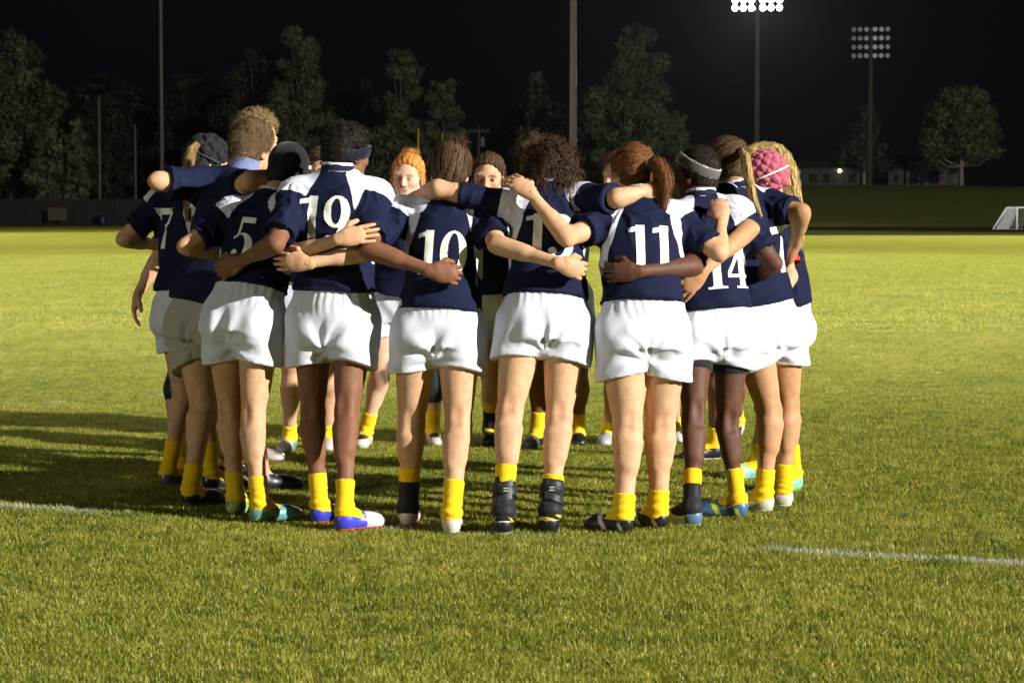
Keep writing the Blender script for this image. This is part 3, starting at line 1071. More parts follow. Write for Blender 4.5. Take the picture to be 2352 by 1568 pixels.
def person(key, sp):
    t_start = time.time()
    g = sp.get
    fine = g('fine', True)
    hB = .0085 if fine else .0115
    hC = .0078 if fine else .0115
    hH = .0045 if fine else .006
    s = g('s', 1.0)
    gl, ga, wt = g('gl', 1.0) * 1.07, g('ga', 1.0), g('wt', 1.0)
    F = nrm(V(*g('F'), 0))
    Fc = nrm(V(*g('Fc', g('F')), 0))
    R, Rc = np.cross(F, UP), np.cross(Fc, UP)
    P, N = pix(*g('pel')), pix(*g('neck'))
    a = nrm(N - P)
    L = np.linalg.norm(N - P)
    Bk = -F
    Bc = nrm(-Fc - a * np.dot(-Fc, a))
    Rc = nrm(Rc - a * np.dot(Rc, a))
    rg = np.random.default_rng(abs(hash(key)) % 1000 if False else sum(ord(c) for c in key) * 13)
    seed = sum(ord(c) for c in key)
    # --- joints
    legs, arms = {}, {}
    for sd, nm in ((-1, 'L'), (1, 'R')):
        kx, ky, fx, fy, tx, ty = g(nm)[:6]
        heel = gpix(fx, fy, g('heel_z', 0.0) if False else 0.0)
        if len(g(nm)) > 6:
            heel = heel + V(0, 0, g(nm)[6])
        T = nrm(V(tx, ty, 0))
        A = heel + T * .035 + UP * .085
        H = P + R * sd * .088 * s * g('hipw', 1.0)
        kd = (H[1] + A[1]) / 2
        K = pix(kx, ky, kd)
        K = K + F * .012
        legs[nm] = dict(H=H, K=K, A=A, T=T, heel=heel, sd=sd)
    for sd, nm in ((-1, 'L'), (1, 'R')):
        ar = g('arm' + nm)
        if 's' in ar:
            S = pix(ar['s'][0], ar['s'][1], N[1] + ar['s'][2])
        else:
            S = N - a * .055 * s + Rc * sd * .160 * s * wt + a * ar.get('up', 0.) + Fc * ar.get('fw', 0.)
        E = reach(S, ar['e'][0], ar['e'][1], .275 * s, ar['e'][2]) if len(ar['e']) == 3 else pix(*ar['e'][:3])
        W = reach(E, ar['w'][0], ar['w'][1], .235 * s, ar['w'][2]) if len(ar['w']) == 3 else pix(*ar['w'][:3])
        fd = nrm(W - E)
        hd = nrm(V(*ar['hd'])) if 'hd' in ar else fd
        hn = nrm(V(*ar['hn'])) if 'hn' in ar else nrm(F * .6 - UP * .2)
        arms[nm] = dict(S=S, E=E, W=W, hd=hd, hn=hn, curl=ar.get('curl', .25), sd=sd, sl=ar.get('sl', .74), sr=ar.get('sr', 1.0))
    base = (legs['L']['heel'] + legs['R']['heel']) / 2
    base[2] = 0
    hc = pix(*g('head'))
    hf = nrm(V(*g('hf')))
    hu = nrm(V(*g('hu', (a[0] * .6, a[1] * .6, 1.0))))
    hu = nrm(hu - hf * np.dot(hu, hf))
    hr = np.cross(hf, hu)
    hs = s * g('hs', 1.0)
    # --- trunk
    prof = [(-.16, .15, .10), (0, .163, .113), (.15, .155, .11), (.38, .125, .092), (.6, .14, .105), (.8, .150, .105), (.92, .115, .08), (1.0, .055, .055), (1.06, .05, .05)]
    prof = [(t, w * s * wt, d * s * wt) for t, w, d in prof]
    trunk = Loft(P, N, R, Rc, prof, -.14, 1.03, bend=g('bend', .0))
    body = [(trunk, 0)]
    for nm, l in legs.items():
        H, K, A, sd = l['H'], l['K'], l['A'], l['sd']
        sh = A - K
        kb = nrm(Bk - nrm(sh) * np.dot(Bk, nrm(sh)))
        kr = R * sd
        body += [(Cone(H + UP * .01, K, .088 * s * gl, .047 * s * gl), .03),
                 (Cone(H * .65 + K * .35 + kb * .018, H * .3 + K * .7 + kb * .012, .058 * s * gl, .042 * s * gl), .03),
                 (Cone(H * .7 + K * .3 - kb * .015, H * .25 + K * .75 - kb * .012, .062 * s * gl, .045 * s * gl), .03),
                 (Ell(K - kb * .016, [kr, kb, UP], (.044 * s * gl, .042 * s * gl, .055 * s)), .025),
                 (Cone(K, A, .043 * s * gl, .031 * s * gl), .03),
                 (Cone(K + sh * .17 + kb * .015 - kr * .014, K + sh * .44 + kb * .014 - kr * .012, .043 * s * gl, .034 * s * gl), .018),
                 (Cone(K + sh * .15 + kb * .015 + kr * .016, K + sh * .38 + kb * .014 + kr * .014, .042 * s * gl, .032 * s * gl), .018),
                 (Cone(H * .25 + K * .75 + kb * .034 + kr * .020, K + kb * .026 + kr * .024 + sh * .06, .015 * s, .011 * s), .018),
                 (Cone(H * .25 + K * .75 + kb * .034 - kr * .020, K + kb * .026 - kr * .024 + sh * .06, .015 * s, .011 * s), .018),
                 (Cone(A, l['heel'] + l['T'] * .13 + UP * .038, .030, .022), .02),
                 (Ell(P + kr * .078 * s + Bk * .045 - UP * .035, [R, F, UP], (.072 * s * wt, .062 * s * wt, .075 * s)), .03)]
    for nm, r in arms.items():
        S, E, W = r['S'], r['E'], r['W']
        fa = W - E
        body += [(Ell(S, [a, Rc, Bc], (.052 * s * ga,) * 3), .05),
                 (Cone(N + a * .0, S, .034 * s, .040 * s), .05),
                 (Cone(S, E, .047 * s * ga, .038 * s * ga), .03),
                 (Cone(E, W, .037 * s * ga, .0245 * s * ga), .015),
                 (Cone(E + fa * .12, E + fa * .42, .036 * s * ga, .031 * s * ga), .03),
                 (Ell(E - nrm(nrm(S - E) + nrm(fa)) * .024 * s, [a, Rc, Bc], (.019 * s,) * 3), .018),
                 (Cone(S * .55 + E * .45, S * .25 + E * .75, .040 * s * ga, .037 * s * ga), .02)]
    sk = hc - hu * .075 * hs - hf * .012
    body += [(Cone(N - a * .03, sk, .055 * s, .050 * s), .04)]
    fB = Field(body, hB)
    for nm, l in legs.items():
        kb = nrm(Bk - nrm(l['A'] - l['K']) * np.dot(Bk, nrm(l['A'] - l['K'])))
        fB.add(Ell(l['K'] + kb * .064 * s * gl + UP * .012, [R, kb, UP], (.020, .018, .045)), .02, sub=True)
    v, q = fB.mesh()
    tint = np.ones((len(v), 3))
    nb_ = SNoise(seed + 41, 18, 8)(v)
    for nm, l in legs.items():
        dk = np.linalg.norm((v - l['K']) * V(1, 1, .6), axis=1)
        tint *= 1 - (np.exp(-(dk / .055) ** 2) * .8)[:, None] * (1 - V(.98, .80, .76))
        kb = nrm(Bk - nrm(l['A'] - l['K']) * np.dot(Bk, nrm(l['A'] - l['K'])))
        zc = (v - l['K']) @ UP - .006 * np.sin((v @ R) * 70) - .012
        cre = np.exp(-(zc / .008) ** 2) * ((v - l['K']) @ kb > .02) * (dk < .09) * np.exp(-(((v - l['K']) @ R) / .032) ** 4)
        tint *= 1 - (cre * .16)[:, None]  # crease shade behind the knee, tinted into the skin
    for nm, r in arms.items():
        de = np.linalg.norm(v - r['E'], axis=1)
        tint *= 1 - (np.exp(-(de / .04) ** 2) * .8)[:, None] * (1 - V(.96, .78, .72))
    br_ = np.clip(nb_ - .9, 0, 1)
    tint *= 1 - br_[:, None] * .5 * (1 - V(.82, .66, .66))
    pieces = [(v, q, tint)]
    # hands
    for nm, r in arms.items():
        hp = hand_prims(r['W'], r['hd'], r['hn'], r['sd'], r['curl'], s * 1.04, sp.get('spread', .2))
        hv, hq = Field(hp, hH * (.9 if fine else 1.1), pad=.02).mesh()
        pieces.append((hv, hq, np.ones((len(hv), 3)) * V(1.0, .94, .92)))
    # head
    def hp_(r_, f_, u_):
        return hc + (hr * r_ + hf * f_ + hu * u_) * hs
    ax = [hr, hf, hu]
    hd = [(Ell(hp_(0, -.012, .025), ax, (.073 * hs, .092 * hs, .083 * hs)), 0),
          (Ell(hp_(0, .030, -.035), ax, (.058 * hs, .062 * hs, .078 * hs)), .04),
          (Ell(hp_(0, .055, -.090), ax, (.034 * hs, .034 * hs, .026 * hs)), .035),
          (Cone(hp_(-.045, .005, -.062), hp_(-.012, .062, -.098), .022 * hs, .018 * hs), .025),
          (Cone(hp_(.045, .005, -.062), hp_(.012, .062, -.098), .022 * hs, .018 * hs), .025),
          (Cone(hp_(-.04, .072, .012), hp_(.04, .072, .012), .012 * hs, .012 * hs), .02),
          (Ell(hp_(-.038, .062, -.030), ax, (.022 * hs, .02 * hs, .02 * hs)), .02),
          (Ell(hp_(.038, .062, -.030), ax, (.022 * hs, .02 * hs, .02 * hs)), .02),
          (Cone(hp_(0, .088, .004), hp_(0, .106, -.034), .0075 * hs, .011 * hs), .012),
          (Cone(hp_(-.012, .094, -.039), hp_(.012, .094, -.039), .008 * hs, .008 * hs), .008),
          (Cone(hp_(-.017, .083, -.0625), hp_(.017, .083, -.0625), .0075 * hs, .0075 * hs), .008),
          (Cone(hp_(-.013, .083, -.074), hp_(.013, .083, -.074), .0085 * hs, .0085 * hs), .008),
          (Cone(sk, N * .5 + sk * .5, .052 * s, .056 * s), .03)]
    for sd in (-1, 1):
        hd.append((Ell(hp_(sd * .074, -.008, -.022), [nrm(hr * sd + hf * -.35), hf, hu], (.008 * hs, .019 * hs, .031 * hs)), .006))
    fH = Field(hd, hH if not g('face') else .0038)
    for sd in (-1, 1):
        fH.add(Ell(hp_(sd * .031, .097, -.008), ax, (.021 * hs, .018 * hs, .012 * hs)), 0, sub=True)
        fH.add(Ell(hp_(sd * .079, -.004, -.016), ax, (.006 * hs, .010 * hs, .016 * hs)), 0, sub=True)
    fH.add(Cone(hp_(-.02, .0935, -.068), hp_(.02, .0935, -.068), .0028 * hs, .0028 * hs), 0, sub=True)
    v, q = fH.mesh()
    v = relax(v, q, 1, .35)
    lo = (v - hc) @ np.stack([hr, hf, hu], 1) / hs
    tint = np.ones((len(v), 3))
    lip = np.exp(-((lo[:, 0] / .021) ** 4) - (((lo[:, 2] + .068) / .011) ** 4)) * (lo[:, 1] > .06)
    tint = tint * (1 - lip[:, None] * (1 - V(.80, .46, .46)))
    if g('face'):
        brow = np.exp(-((np.abs(np.abs(lo[:, 0]) - .033) / .021) ** 4) - (((lo[:, 2] - .0135 + .12 * np.abs(np.abs(lo[:, 0]) - .03)) / .0045) ** 2)) * (lo[:, 1] > .05)
        tint = tint * (1 - brow[:, None] * (1 - V(*g('brow', (.25, .2, .18)))))
        chk = np.exp(-(((np.abs(lo[:, 0]) - .042) / .02) ** 2) - (((lo[:, 2] + .035) / .022) ** 2)) * (lo[:, 1] > .02)
        tint = tint * (1 - chk[:, None] * (1 - V(1, .84, .82)) * .7)
    pieces.append((v, q, tint))
    bv, bq, bt = merge(pieces)
    me = build_mesh('person', bv - base, bq, True, {'tint': bt})
    root = add_obj('person', me, skin_mat(g('skin'), SKIN[g('skin')]), None, base, label=g('label'), category='person', group='team huddled in a ring')
    if g('face'):
        for sd in (-1, 1):
            eb = MB()
            c = hp_(sd * .031, .0755, -.008)
            ev, eq = Field([(Ell(c, ax, (.0125 * hs,) * 3), 0)], .003, pad=.006).mesh()
            lo = (ev - c) @ np.stack([hr, hf, hu], 1) / hs
            dd = np.hypot(lo[:, 0] + g('gaze', 0.), lo[:, 2] + .001)
            col = np.ones((len(ev), 3)) * V(.34, .31, .29)
            col[(dd < .0075) & (lo[:, 1] > 0)] = (.03, .02, .012)
            if g('lids', 0) > 0:
                col[lo[:, 2] > .0125 * (1 - 2 * g('lids'))] = np.array(SKIN[g('skin')]) * V(.8, .66, .66)
            col[lo[:, 2] > .0075] = np.array(SKIN[g('skin')]) * V(.42, .34, .34)
            m = _mats.get('eye')
            if m is None:
                m, nt, bs = new_mat('eye')
                lk(nt, attr_fac(nt, 'tint').outputs['Color'], bs.inputs['Base Color'])
                bs.inputs['Roughness'].default_value = .15
                _mats['eye'] = m
            sub_obj(root, base, 'eye', ev, eq, m, {'tint': col})
    # --- shirt
    hem = g('hem', .17)
    spf = [(-.3, .205, .16), (0, .20, .155), (.15, .188, .145), (.38, .166, .128), (.6, .172, .132), (.8, .168, .124), (.92, .128, .092), (1.0, .068, .064), (1.06, .06, .06)]
    cw = wt * g('sw', 1.0)
    spf = [(t, w * s * cw, d * s * cw) for t, w, d in spf]
    shirt_l = Loft(P, N, R, Rc, spf, hem, 1.0, bend=g('bend', 0.), expo=2.2)
    sh = [(shirt_l, 0)]
    slv = {}
    for nm, r in arms.items():
        S, E = r['S'], r['E']
        d = nrm(E - S)
        en = S + (E - S) * r['sl']
        slv[nm] = (S, d, en)
        sh += [(Cone(N - a * .005, S, .052 * s, .064 * s), .045),
               (Ell(S, [a, Rc, Bc], (.072 * s * ga * r['sr'],) * 3), .05),
               (Cone(S, en + d * .03, .064 * s * ga * r['sr'], .071 * s * ga * r['sr'], cuts=[(en, d)]), .045)]
    fS = Field(sh, hC)
    hole = Cone(N - a * .01, N + a * .12, .060 * s, .066 * s)
    fS.add(hole, 0, sub=True)
    v, q = fS.mesh()
    nv = vnormals(v, q)
    t, u, w = shirt_l.local(v[:, 0], v[:, 1], v[:, 2])
    n1, n2, n3 = SNoise(seed, 26, 8), SNoise(seed + 1, 40, 7, (Rc, .35)), SNoise(seed + 2, 60, 7, (a, .3))
    low = np.clip(1 - (t - hem) / .42, 0, 1)
    disp = .0040 * n1(v)
    rdg = lambda x: 1.2 - 2.2 * np.abs(np.tanh(x))
    rid = n2(v)
    disp += .0060 * low * np.tanh(rid * 1.5) + .0045 * (.35 + .65 * low) * rdg(SNoise(seed + 3, 34, 7, (nrm(Rc + a * .5 * math.sin(seed)), .3))(v)) + .0030 * (1 - low) * n3(v)
    for nm, (S, d, en) in slv.items():
        rel = v - S
        dist = np.linalg.norm(rel, axis=1)
        e2 = nrm(np.cross(d, Bc))
        th = np.arctan2(rel @ e2, rel @ d)
        disp += .0065 * np.exp(-((dist - .14) / .085) ** 2) * rdg(1.6 * np.sin(th * 4 + n1(v) * 1.1 + seed))
        al = rel @ d
        onarm = np.clip((al - .04) / .06, 0, 1) * (np.linalg.norm(rel - np.outer(al, d), axis=1) < .1)
        disp += .0048 * onarm * rdg(1.5 * np.sin(al * 40 + 2.2 * n1(v) + seed))
    edge = np.clip((t - hem) / .03, .3, 1) * np.clip((1.0 - t) / .10, .15, 1)
    disp = np.where(t > .72, np.maximum(disp, -.004), np.maximum(disp, -.012))
    v2 = v + nv * (disp * edge)[:, None]
    # white shoulder and side panels
    aa = np.abs(u)
    tin = np.interp(t, [.2, .30, .42, .6, .85, 1.0], [.21, .190, .166, .140, .098, .056]) * s * wt
    pan = np.full(len(v), -.05)
    for nm, (S, d, en) in slv.items():
        sd = arms[nm]['sd']
        al = (v - S) @ d
        da = np.linalg.norm((v - S) - np.outer(np.maximum(al, 0), d), axis=1)
        f1 = np.minimum(aa - tin, np.maximum(g('pout', .048) * s - al, (da - .092 * s)))
        pan = np.where((u * sd) > 0, f1, pan)
    if g('shirt', 'kit') == 'kit':
        mt = cloth_mat('kit', NAVY, WHITE, sheen=.0, rough=.8)
    else:
        mt = cloth_mat('polo', (.009, .0125, .036), sheen=.0, rough=.85)
    shirt = sub_obj(root, base, 'shirt', v2, q, mt, {'panel': pan}, label=g('shirt_label'))
    # --- collar
    cp = [(.9, .072, .066), (1.0, .068, .064), (1.1, .062, .060), (1.2, .060, .058)]
    cl = Loft(N - a * .02, N + a * .10, Rc, Rc, [(0, .076 * s, .072 * s), (.5, .066 * s, .064 * s), (1, .060 * s, .060 * s)], .05, g('colh', .62), expo=2.0)
    fC = Field([(cl, 0)], hC * .75)
    fC.add(Cone(N + a * .02, N + a * .16, .058 * s, .050 * s), 0, sub=True)
    v, q = fC.mesh()
    tt = cl.local(v[:, 0], v[:, 1], v[:, 2])[0]
    stripe = np.where(np.abs(tt - .40) < .11, -1., 1.)
    if g('shirt', 'kit') == 'kit':
        cm = cloth_mat('collar', NAVY, WHITE)
    else:
        cm = cloth_mat('bluecollar', (.16, .20, .36))
    if len(q):
        sub_obj(root, base, 'collar', v, q, cm, {'panel': stripe}, parent=shirt)
    # --- number
    num = g('num')
    if num:
        bvh = BVHTree.FromPolygons([tuple(x) for x in v2], [tuple(x) for x in shirt_quads(shirt)], epsilon=0.0)
        hgt = g('numh', .196) * s
        cs = .0024
        ws = [GLYPH_W[c] * hgt * .98 for c in num]
        gap = .035 * hgt
        tot = sum(ws) + gap * (len(num) - 1)
        x0 = -tot / 2 + g('numx', 0.)
        nt_ = g('numt', .66)
        for ch, wd in zip(num, ws):
            nx, ny = int(wd / cs) + 2, int(hgt / cs) + 2
            gx, gy = np.meshgrid(np.arange(nx), np.arange(ny), indexing='ij')
            ins = glyph(ch, (gx + .5) * cs / (hgt), (gy + .5) * cs / hgt)
            pid = {}
            pv, pq = [], []
            def pt(i, j):
                k_ = (i, j)
                if k_ in pid:
                    return pid[k_]
                tv = nt_ + (j * cs - hgt / 2) / L
                o = P + a * L * tv + Rc * (x0 + i * cs) + Bc * .45
                h_ = bvh.ray_cast(Vector(o), Vector(-Bc), .6)
                if h_[0] is None:
                    pid[k_] = None
                else:
                    pid[k_] = len(pv)
                    pv.append(np.array(h_[0]) + Bc * .0035)
                return pid[k_]
            for i, j in np.argwhere(ins):
                ids = [pt(i, j), pt(i + 1, j), pt(i + 1, j + 1), pt(i, j + 1)]
                if None not in ids:
                    pq.append(ids)
            if pq:
                sub_obj(root, base, 'number', np.array(pv), np.array(pq), plain('number_print', (.72, .71, .64), .45, .08, 40), parent=shirt)
            x0 += wd + gap
    # --- shorts
    kp = [(-.3, .19, .13), (0, .186, .128), (.15, .176, .124), (.37, .148, .108)]
    kp = [(t, w * s * wt, d * s * wt) for t, w, d in kp]
    kl = Loft(P, N, R, Rc, kp, -.13, .37)
    sh = [(kl, 0)]
    hl = g('short_len', .44)
    for nm, l in legs.items():
        H, K, sd = l['H'], l['K'], l['sd']
        d = nrm(K - H)
        en = H + (K - H) * hl
        cutn = nrm(d + R * sd * -.16)
        sh += [(Ell(P + R * sd * .080 * s + Bk * .050 - UP * .030, [R, F, UP], (.092 * s * wt, .083 * s * wt, .095 * s)), .035),
               (Cone(H + UP * .02 + R * sd * .012, en + d * .05 + R * sd * .014 + Bk * .004, .103 * s * wt, .100 * s * (.3 + .7 * gl) * g('flare', 1.0), flat=(F, 1.0), cuts=[(en, cutn)]), .022)]
    sh.append((Ell(P + Bk * .055 - UP * .085, [R, F, UP], (.035 * s, .060 * s, .045 * s)), .03))
    fK = Field(sh, hC)
    v, q = fK.mesh()
    nv = vnormals(v, q)
    t, u, w = kl.local(v[:, 0], v[:, 1], v[:, 2])
    ang = np.arctan2(w, u)
    n1, n2 = SNoise(seed + 5, 24, 8), SNoise(seed + 6, 55, 8, (UP, .25))
    topm = np.clip((t - .05) / .3, 0, 1)
    disp = .0035 * n1(v) + .0050 * topm * np.sin(ang * 26 + 2 * n1(v)) + .0034 * n2(v)
    cr = P - UP * .10 + Bk * .09
    rel = v - cr
    dist = np.linalg.norm(rel, axis=1)
    th = np.arctan2(rel @ UP, rel @ R)
    bk = np.clip((rel @ Bk + .06) / .05, 0, 1)
    disp += .0085 * bk * np.exp(-((dist - .09) / .06) ** 2) * np.tanh(1.4 * np.sin(th * 6 + 1.3 * n1(v) + seed))
    mid = np.exp(-(((v - P) @ R) / .014) ** 2) * bk * np.clip((.04 - (v - P) @ UP) / .06, 0, 1)
    dh = np.full(len(v), 9.)
    for nm, l in legs.items():
        d = nrm(l['K'] - l['H'])
        en = l['H'] + (l['K'] - l['H']) * hl
        dh = np.minimum(dh, np.where(((v - P) @ R) * l['sd'] > 0, (en - v) @ nrm(d + R * l['sd'] * -.16), 9.))
    disp *= np.clip(dh / .035, .2, 1)
    disp = np.maximum(disp, -.006) - .005 * mid
    v = v + nv * disp[:, None]
    seam = np.maximum(.0022 - np.abs(dh - .017), np.where(np.abs(w) < .03, .0016 - np.abs(w + .012 * np.sin(t * 9)), -.01))
    seam = np.maximum(seam, np.where(t > .25, .0018 - np.abs(t - .30) * L, -.01))
    if g('shorts', 'white') == 'white':
        km = cloth_mat('shorts', (.58, .59, .66), (.42, .42, .46), rough=.7, sheen=.05, cvar=.09)
    else:
        km = cloth_mat('khaki', (.36, .34, .29), rough=.8, sheen=.1, cvar=.12)
    sub_obj(root, base, 'shorts', v, q, km, {'panel': seam}, label=g('shorts_label'))
    if g('under'):
        for nm, l in legs.items():
            H, K = l['H'], l['K']
            en = H + (K - H) * (hl + .07)
            d = nrm(K - H)
            uv, uq = Field([(Cone(H, en + d * .05, .093 * s * gl, .082 * s * gl, cuts=[(en, d)]), 0)], hC).mesh()
            sub_obj(root, base, 'undershort_leg', uv, uq, cloth_mat('black', (.012, .012, .014)))
    # --- socks, shoes, braces
    for nm, l in legs.items():
        H, K, A, T, heel, sd = l['H'], l['K'], l['A'], l['T'], l['heel'], l['sd']
        shk = A - K
        kb = nrm(Bk - nrm(shk) * np.dot(Bk, nrm(shk)))
        kr = R * sd
        top = g('sock' + nm, .30)
        dn = nrm(shk)
        tp = A - dn * top * s * .75
        def legshell(off, p_top, p_bot=None):
            cuts = [(p_top, -dn)]
            if p_bot is not None:
                cuts.append((p_bot, dn))
            pr = [(Cone(K, A, .043 * s * gl + off, .031 * s * gl + off), 0),
                  (Cone(K + shk * .17 + kb * .015 - kr * .014, K + shk * .44 + kb * .014 - kr * .012, .043 * s * gl + off, .034 * s * gl + off), .018),
                  (Cone(K + shk * .15 + kb * .015 + kr * .016, K + shk * .38 + kb * .014 + kr * .014, .042 * s * gl + off, .032 * s * gl + off), .018),
                  (Cone(A, heel + T * .05 + UP * .045, .034 + off, .032 + off), .02),
                  (Cone(A, heel + T * .13 + UP * .042, .032 + off, .026 + off), .02)]
            f = Field(pr, hC * .85)
            for p_, n_ in cuts:
                f.cut(p_, n_)
            return f.mesh()
        if top > 0:
            v, q = legshell(.0055, tp)
            nv = vnormals(v, q)
            al = (v - A) @ -dn
            rel = v - A
            ang = np.arctan2(rel @ kb, rel @ kr)
            nn = SNoise(seed + 9, 40, 6, (R, .4))
            fold = np.clip(1 - al / (.11), 0, 1)
            v = v + nv * (.0030 * fold * np.tanh(1.3 * np.sin(al * 190 + 2.2 * nn(v))) + .0012 * nn(v))[:, None]
            m = _mats.get('sock')
            if m is None:
                m, nt, bs = new_mat('sock')
                f = noise(nt, 30, 3)
                lk(nt, mixcol(nt, f, tuple(x * .85 for x in YEL), YEL), bs.inputs['Base Color'])
                bs.inputs['Roughness'].default_value = .85
                bs.inputs['Sheen Weight'].default_value = .2
                bs.inputs['Specular IOR Level'].default_value = .15
                w_ = math_n(nt, 'SINE', math_n(nt, 'MULTIPLY', attr_fac(nt, 'rib').outputs['Fac'], 26.0))
                bump(nt, bs, math_n(nt, 'ADD', w_, noise(nt, 200, 2)), .12, .003)
                _mats['sock'] = m
            sub_obj(root, base, 'sock', v, q, m, {'rib': ang})
        br = g('brace' + nm)
        if br:
            v, q = legshell(.0105 if br[0] == 'brace' else .008, A - dn * br[1])
            nv = vnormals(v, q)
            al = (v - A) @ -dn
            if br[0] == 'brace':
                v = v + nv * (.004 * np.tanh(4 * np.sin(al * 75)))[:, None]
            bo = sub_obj(root, base, 'ankle_brace', v, q, cloth_mat('brace', (.014, .014, .017), rough=.55, cvar=.4))
            if br[0] == 'brace':
                for sd2, hh in ((1, .10), (-1, .085), (1, .045)):
                    b = MB()
                    pp = A - dn * hh
                    rr = .052 * s
                    pts = [pp + kr * (math.cos(q_) * rr * sd2) + kb * (math.sin(q_) * rr) - dn * (.016 * q_) for q_ in np.linspace(-.6, 2.2, 9)]
                    b.v, b.f = [], []
                    for p_ in pts:
                        b.v += [p_ - dn * .014, p_ + dn * .014]
                    b.f = [[2 * i, 2 * i + 1, 2 * i + 3, 2 * i + 2] for i in range(len(pts) - 1)]
                    b.v = [p_ - base for p_ in b.v]
                    b.build('strap', plain('strap', (.02, .02, .023), .5, .4, 60), bo, smooth=True)
                b = MB()
                pc = A - dn * .105 + kb * .051 * s
                for zz in (.004, -.008):
                    b.box(pc - base - dn * zz + kr * -.004, .022, .003, .005)
                b.build('tag', plain('tag', (.38, .38, .40), .6, .2, 60), bo)
        kbz = g('kneebrace' + nm)
        if kbz:
            dth = nrm(K - H)
            pr = [(Cone(H * .35 + K * .65, K, .068 * s * gl, .062 * s * gl), 0), (Cone(K, K + shk * .28, .060 * s * gl, .057 * s * gl), .03)]
            f = Field(pr, hC)
            f.cut(H * .36 + K * .64, -dth)
            f.cut(K + shk * .24, dn)
            v, q = f.mesh()
            sub_obj(root, base, 'knee_brace', v, q, cloth_mat('brace', (.014, .014, .017)))
        sc = g('shoe' + nm)
        Sx = np.cross(T, UP)
        pit = V(0, 0, 0)
        z0 = heel[2]
        hb = heel
        def shoe(off, lo_z, hi_z):
            pr = [(Ell(hb + T * .036 + UP * .045, [Sx, T, UP], (.036 + off, .045 + off, .05 + off)), 0),
                  (Cone(hb + T * .038 + UP * .06, hb + T * .045 + UP * .11, .037 + off, .037 + off), .03),
                  (Ell(hb + T * .12 + UP * .04, [Sx, T, UP], (.038 + off, .09 + off, .042 + off)), .03),
                  (Ell(hb + T * .186 + UP * .030, [Sx, T, UP], (.043 + off, .058 + off, .032 + off)), .03)]
            f = Field(pr, .0055 if fine else .008)
            f.cut(hb + UP * hi_z[0] + T * .0, nrm(UP + T * hi_z[1]))
            f.cut(hb + UP * lo_z, -UP)
            return f.mesh()
        v, q = shoe(.0, .014, (.082, -.10))
        al = (v - hb) @ T
        zz = v[:, 2] - z0
        sx = (v - hb) @ Sx
        c0, c1, c2 = [np.array(c) for c in sc[:3]]
        col = np.tile(c0, (len(v), 1))
        nn = SNoise(seed + 3, 90, 6)(v)
        pat = sc[3] if len(sc) > 3 else 'toe'
        if pat == 'toe':
            col[al > .125] = c1
        elif pat == 'heel':
            col[(al < .05)] = c1
        elif pat == 'speck':
            col[nn > .6] = c1
        elif pat == 'stripe':
            col[(np.abs(al - .10 - zz * .6) < .012)] = c1
            col[(np.abs(al - .02 - zz * .2) < .008) & (zz < .05)] = c1
        elif pat == 'collar':
            col[zz > .062] = c1
        elif pat == 'low':
            col[zz < .03] = c1
        m = _mats.get('shoe')
        if m is None:
            m, nt, bs = new_mat('shoe')
            cc = mixcol(nt, 1.0, attr_fac(nt, 'tint').outputs['Color'], mixcol(nt, noise(nt, 40, 4), (.65, .63, .58), (1, 1, 1)), 'MULTIPLY')
            lk(nt, cc, bs.inputs['Base Color'])
            bs.inputs['Roughness'].default_value = .38
            bump(nt, bs, noise(nt, 120, 2), .2, .003)
            _mats['shoe'] = m
        so = sub_obj(root, base, 'shoe', v, q, m, {'tint': col})
        v, q = shoe(.0025, .004, (.017, 0))
        sub_obj(root, base, 'sole', v, q, m, {'tint': np.tile(c2, (len(v), 1))}, parent=so)
        lb = MB()
        for k_ in range(4):
            c = hb + T * (.10 + .02 * k_) + UP * (.0835 - .0045 * k_)
            lb.tube([c - Sx * .02 - UP * .006 - base, c - base, c + Sx * .02 - UP * .006 - base], .003, 5)
        lb.build('laces', plain('laces', (.35, .35, .35), .8), so)
    # --- hair and headgear
    st = g('hair')
    Rm = np.stack([hr, hf, hu], 1)
    def toloc(p):
        return (p - hc) @ Rm / hs
    vol = g('vol', .010)
    if st:
        kind, colk = st
        mt = hair_mat(colk, *HAIR[colk])
        nden = g('dens', 1.0) * (1 if fine else .6)
        cutf = (hp_(0, .040, .030), nrm(hf * 1.0 - hu * .55))
        cutd = (hp_(0, -.02, -.070), nrm(-hu + hf * .55))
        pr = [(Ell(hp_(0, -.014, .028), ax, ((.074 + vol) * hs, (.093 + vol) * hs, (.084 + vol) * hs)), 0)]
        if kind != 'curly':
            pr.append((Ell(hp_(0, -.052, -.04), ax, ((.058 + vol * .7) * hs, (.045 + vol * .7) * hs, (.06) * hs)), .03))
        else:
            pr += [(Ell(hp_(sd * .05, -.035, -.06), ax, (.06 * hs, .075 * hs, .10 * hs)), .04) for sd in (-1, 1)]
            pr += [(Ell(hp_(0, -.07, -.07), ax, (.085 * hs, .055 * hs, .11 * hs)), .05)]
        fh = Field(pr, .0055 if fine else .008)
        fh.cut(*cutf)
        if kind != 'curly':
            fh.cut(*cutd)
        v, q = fh.mesh()
        nv = vnormals(v, q)
        nz = SNoise(seed + 4, 55 if kind != 'curly' else 60, 8)
        amp = {'short': .004, 'tied': .0022, 'curly': .012, 'tail': .0025, 'afro': .006, 'under': 0.}.get(kind, .003)
        v = v + nv * (amp * nz(v) + amp * .6 * SNoise(seed + 8, 130, 8)(v))[:, None]
        rnd = np.clip(.12 + .12 * SNoise(seed + 11, 160, 8, (hu, .15))(v), 0, 1)  # base mesh coloured dark, as shade in the gaps between strands
        knot = hp_(*g('knot', (0, -.10, .02)))
        ec, er = hp_(0, -.014, .028), V(.0745 + vol, .0935 + vol, .0845 + vol) * hs
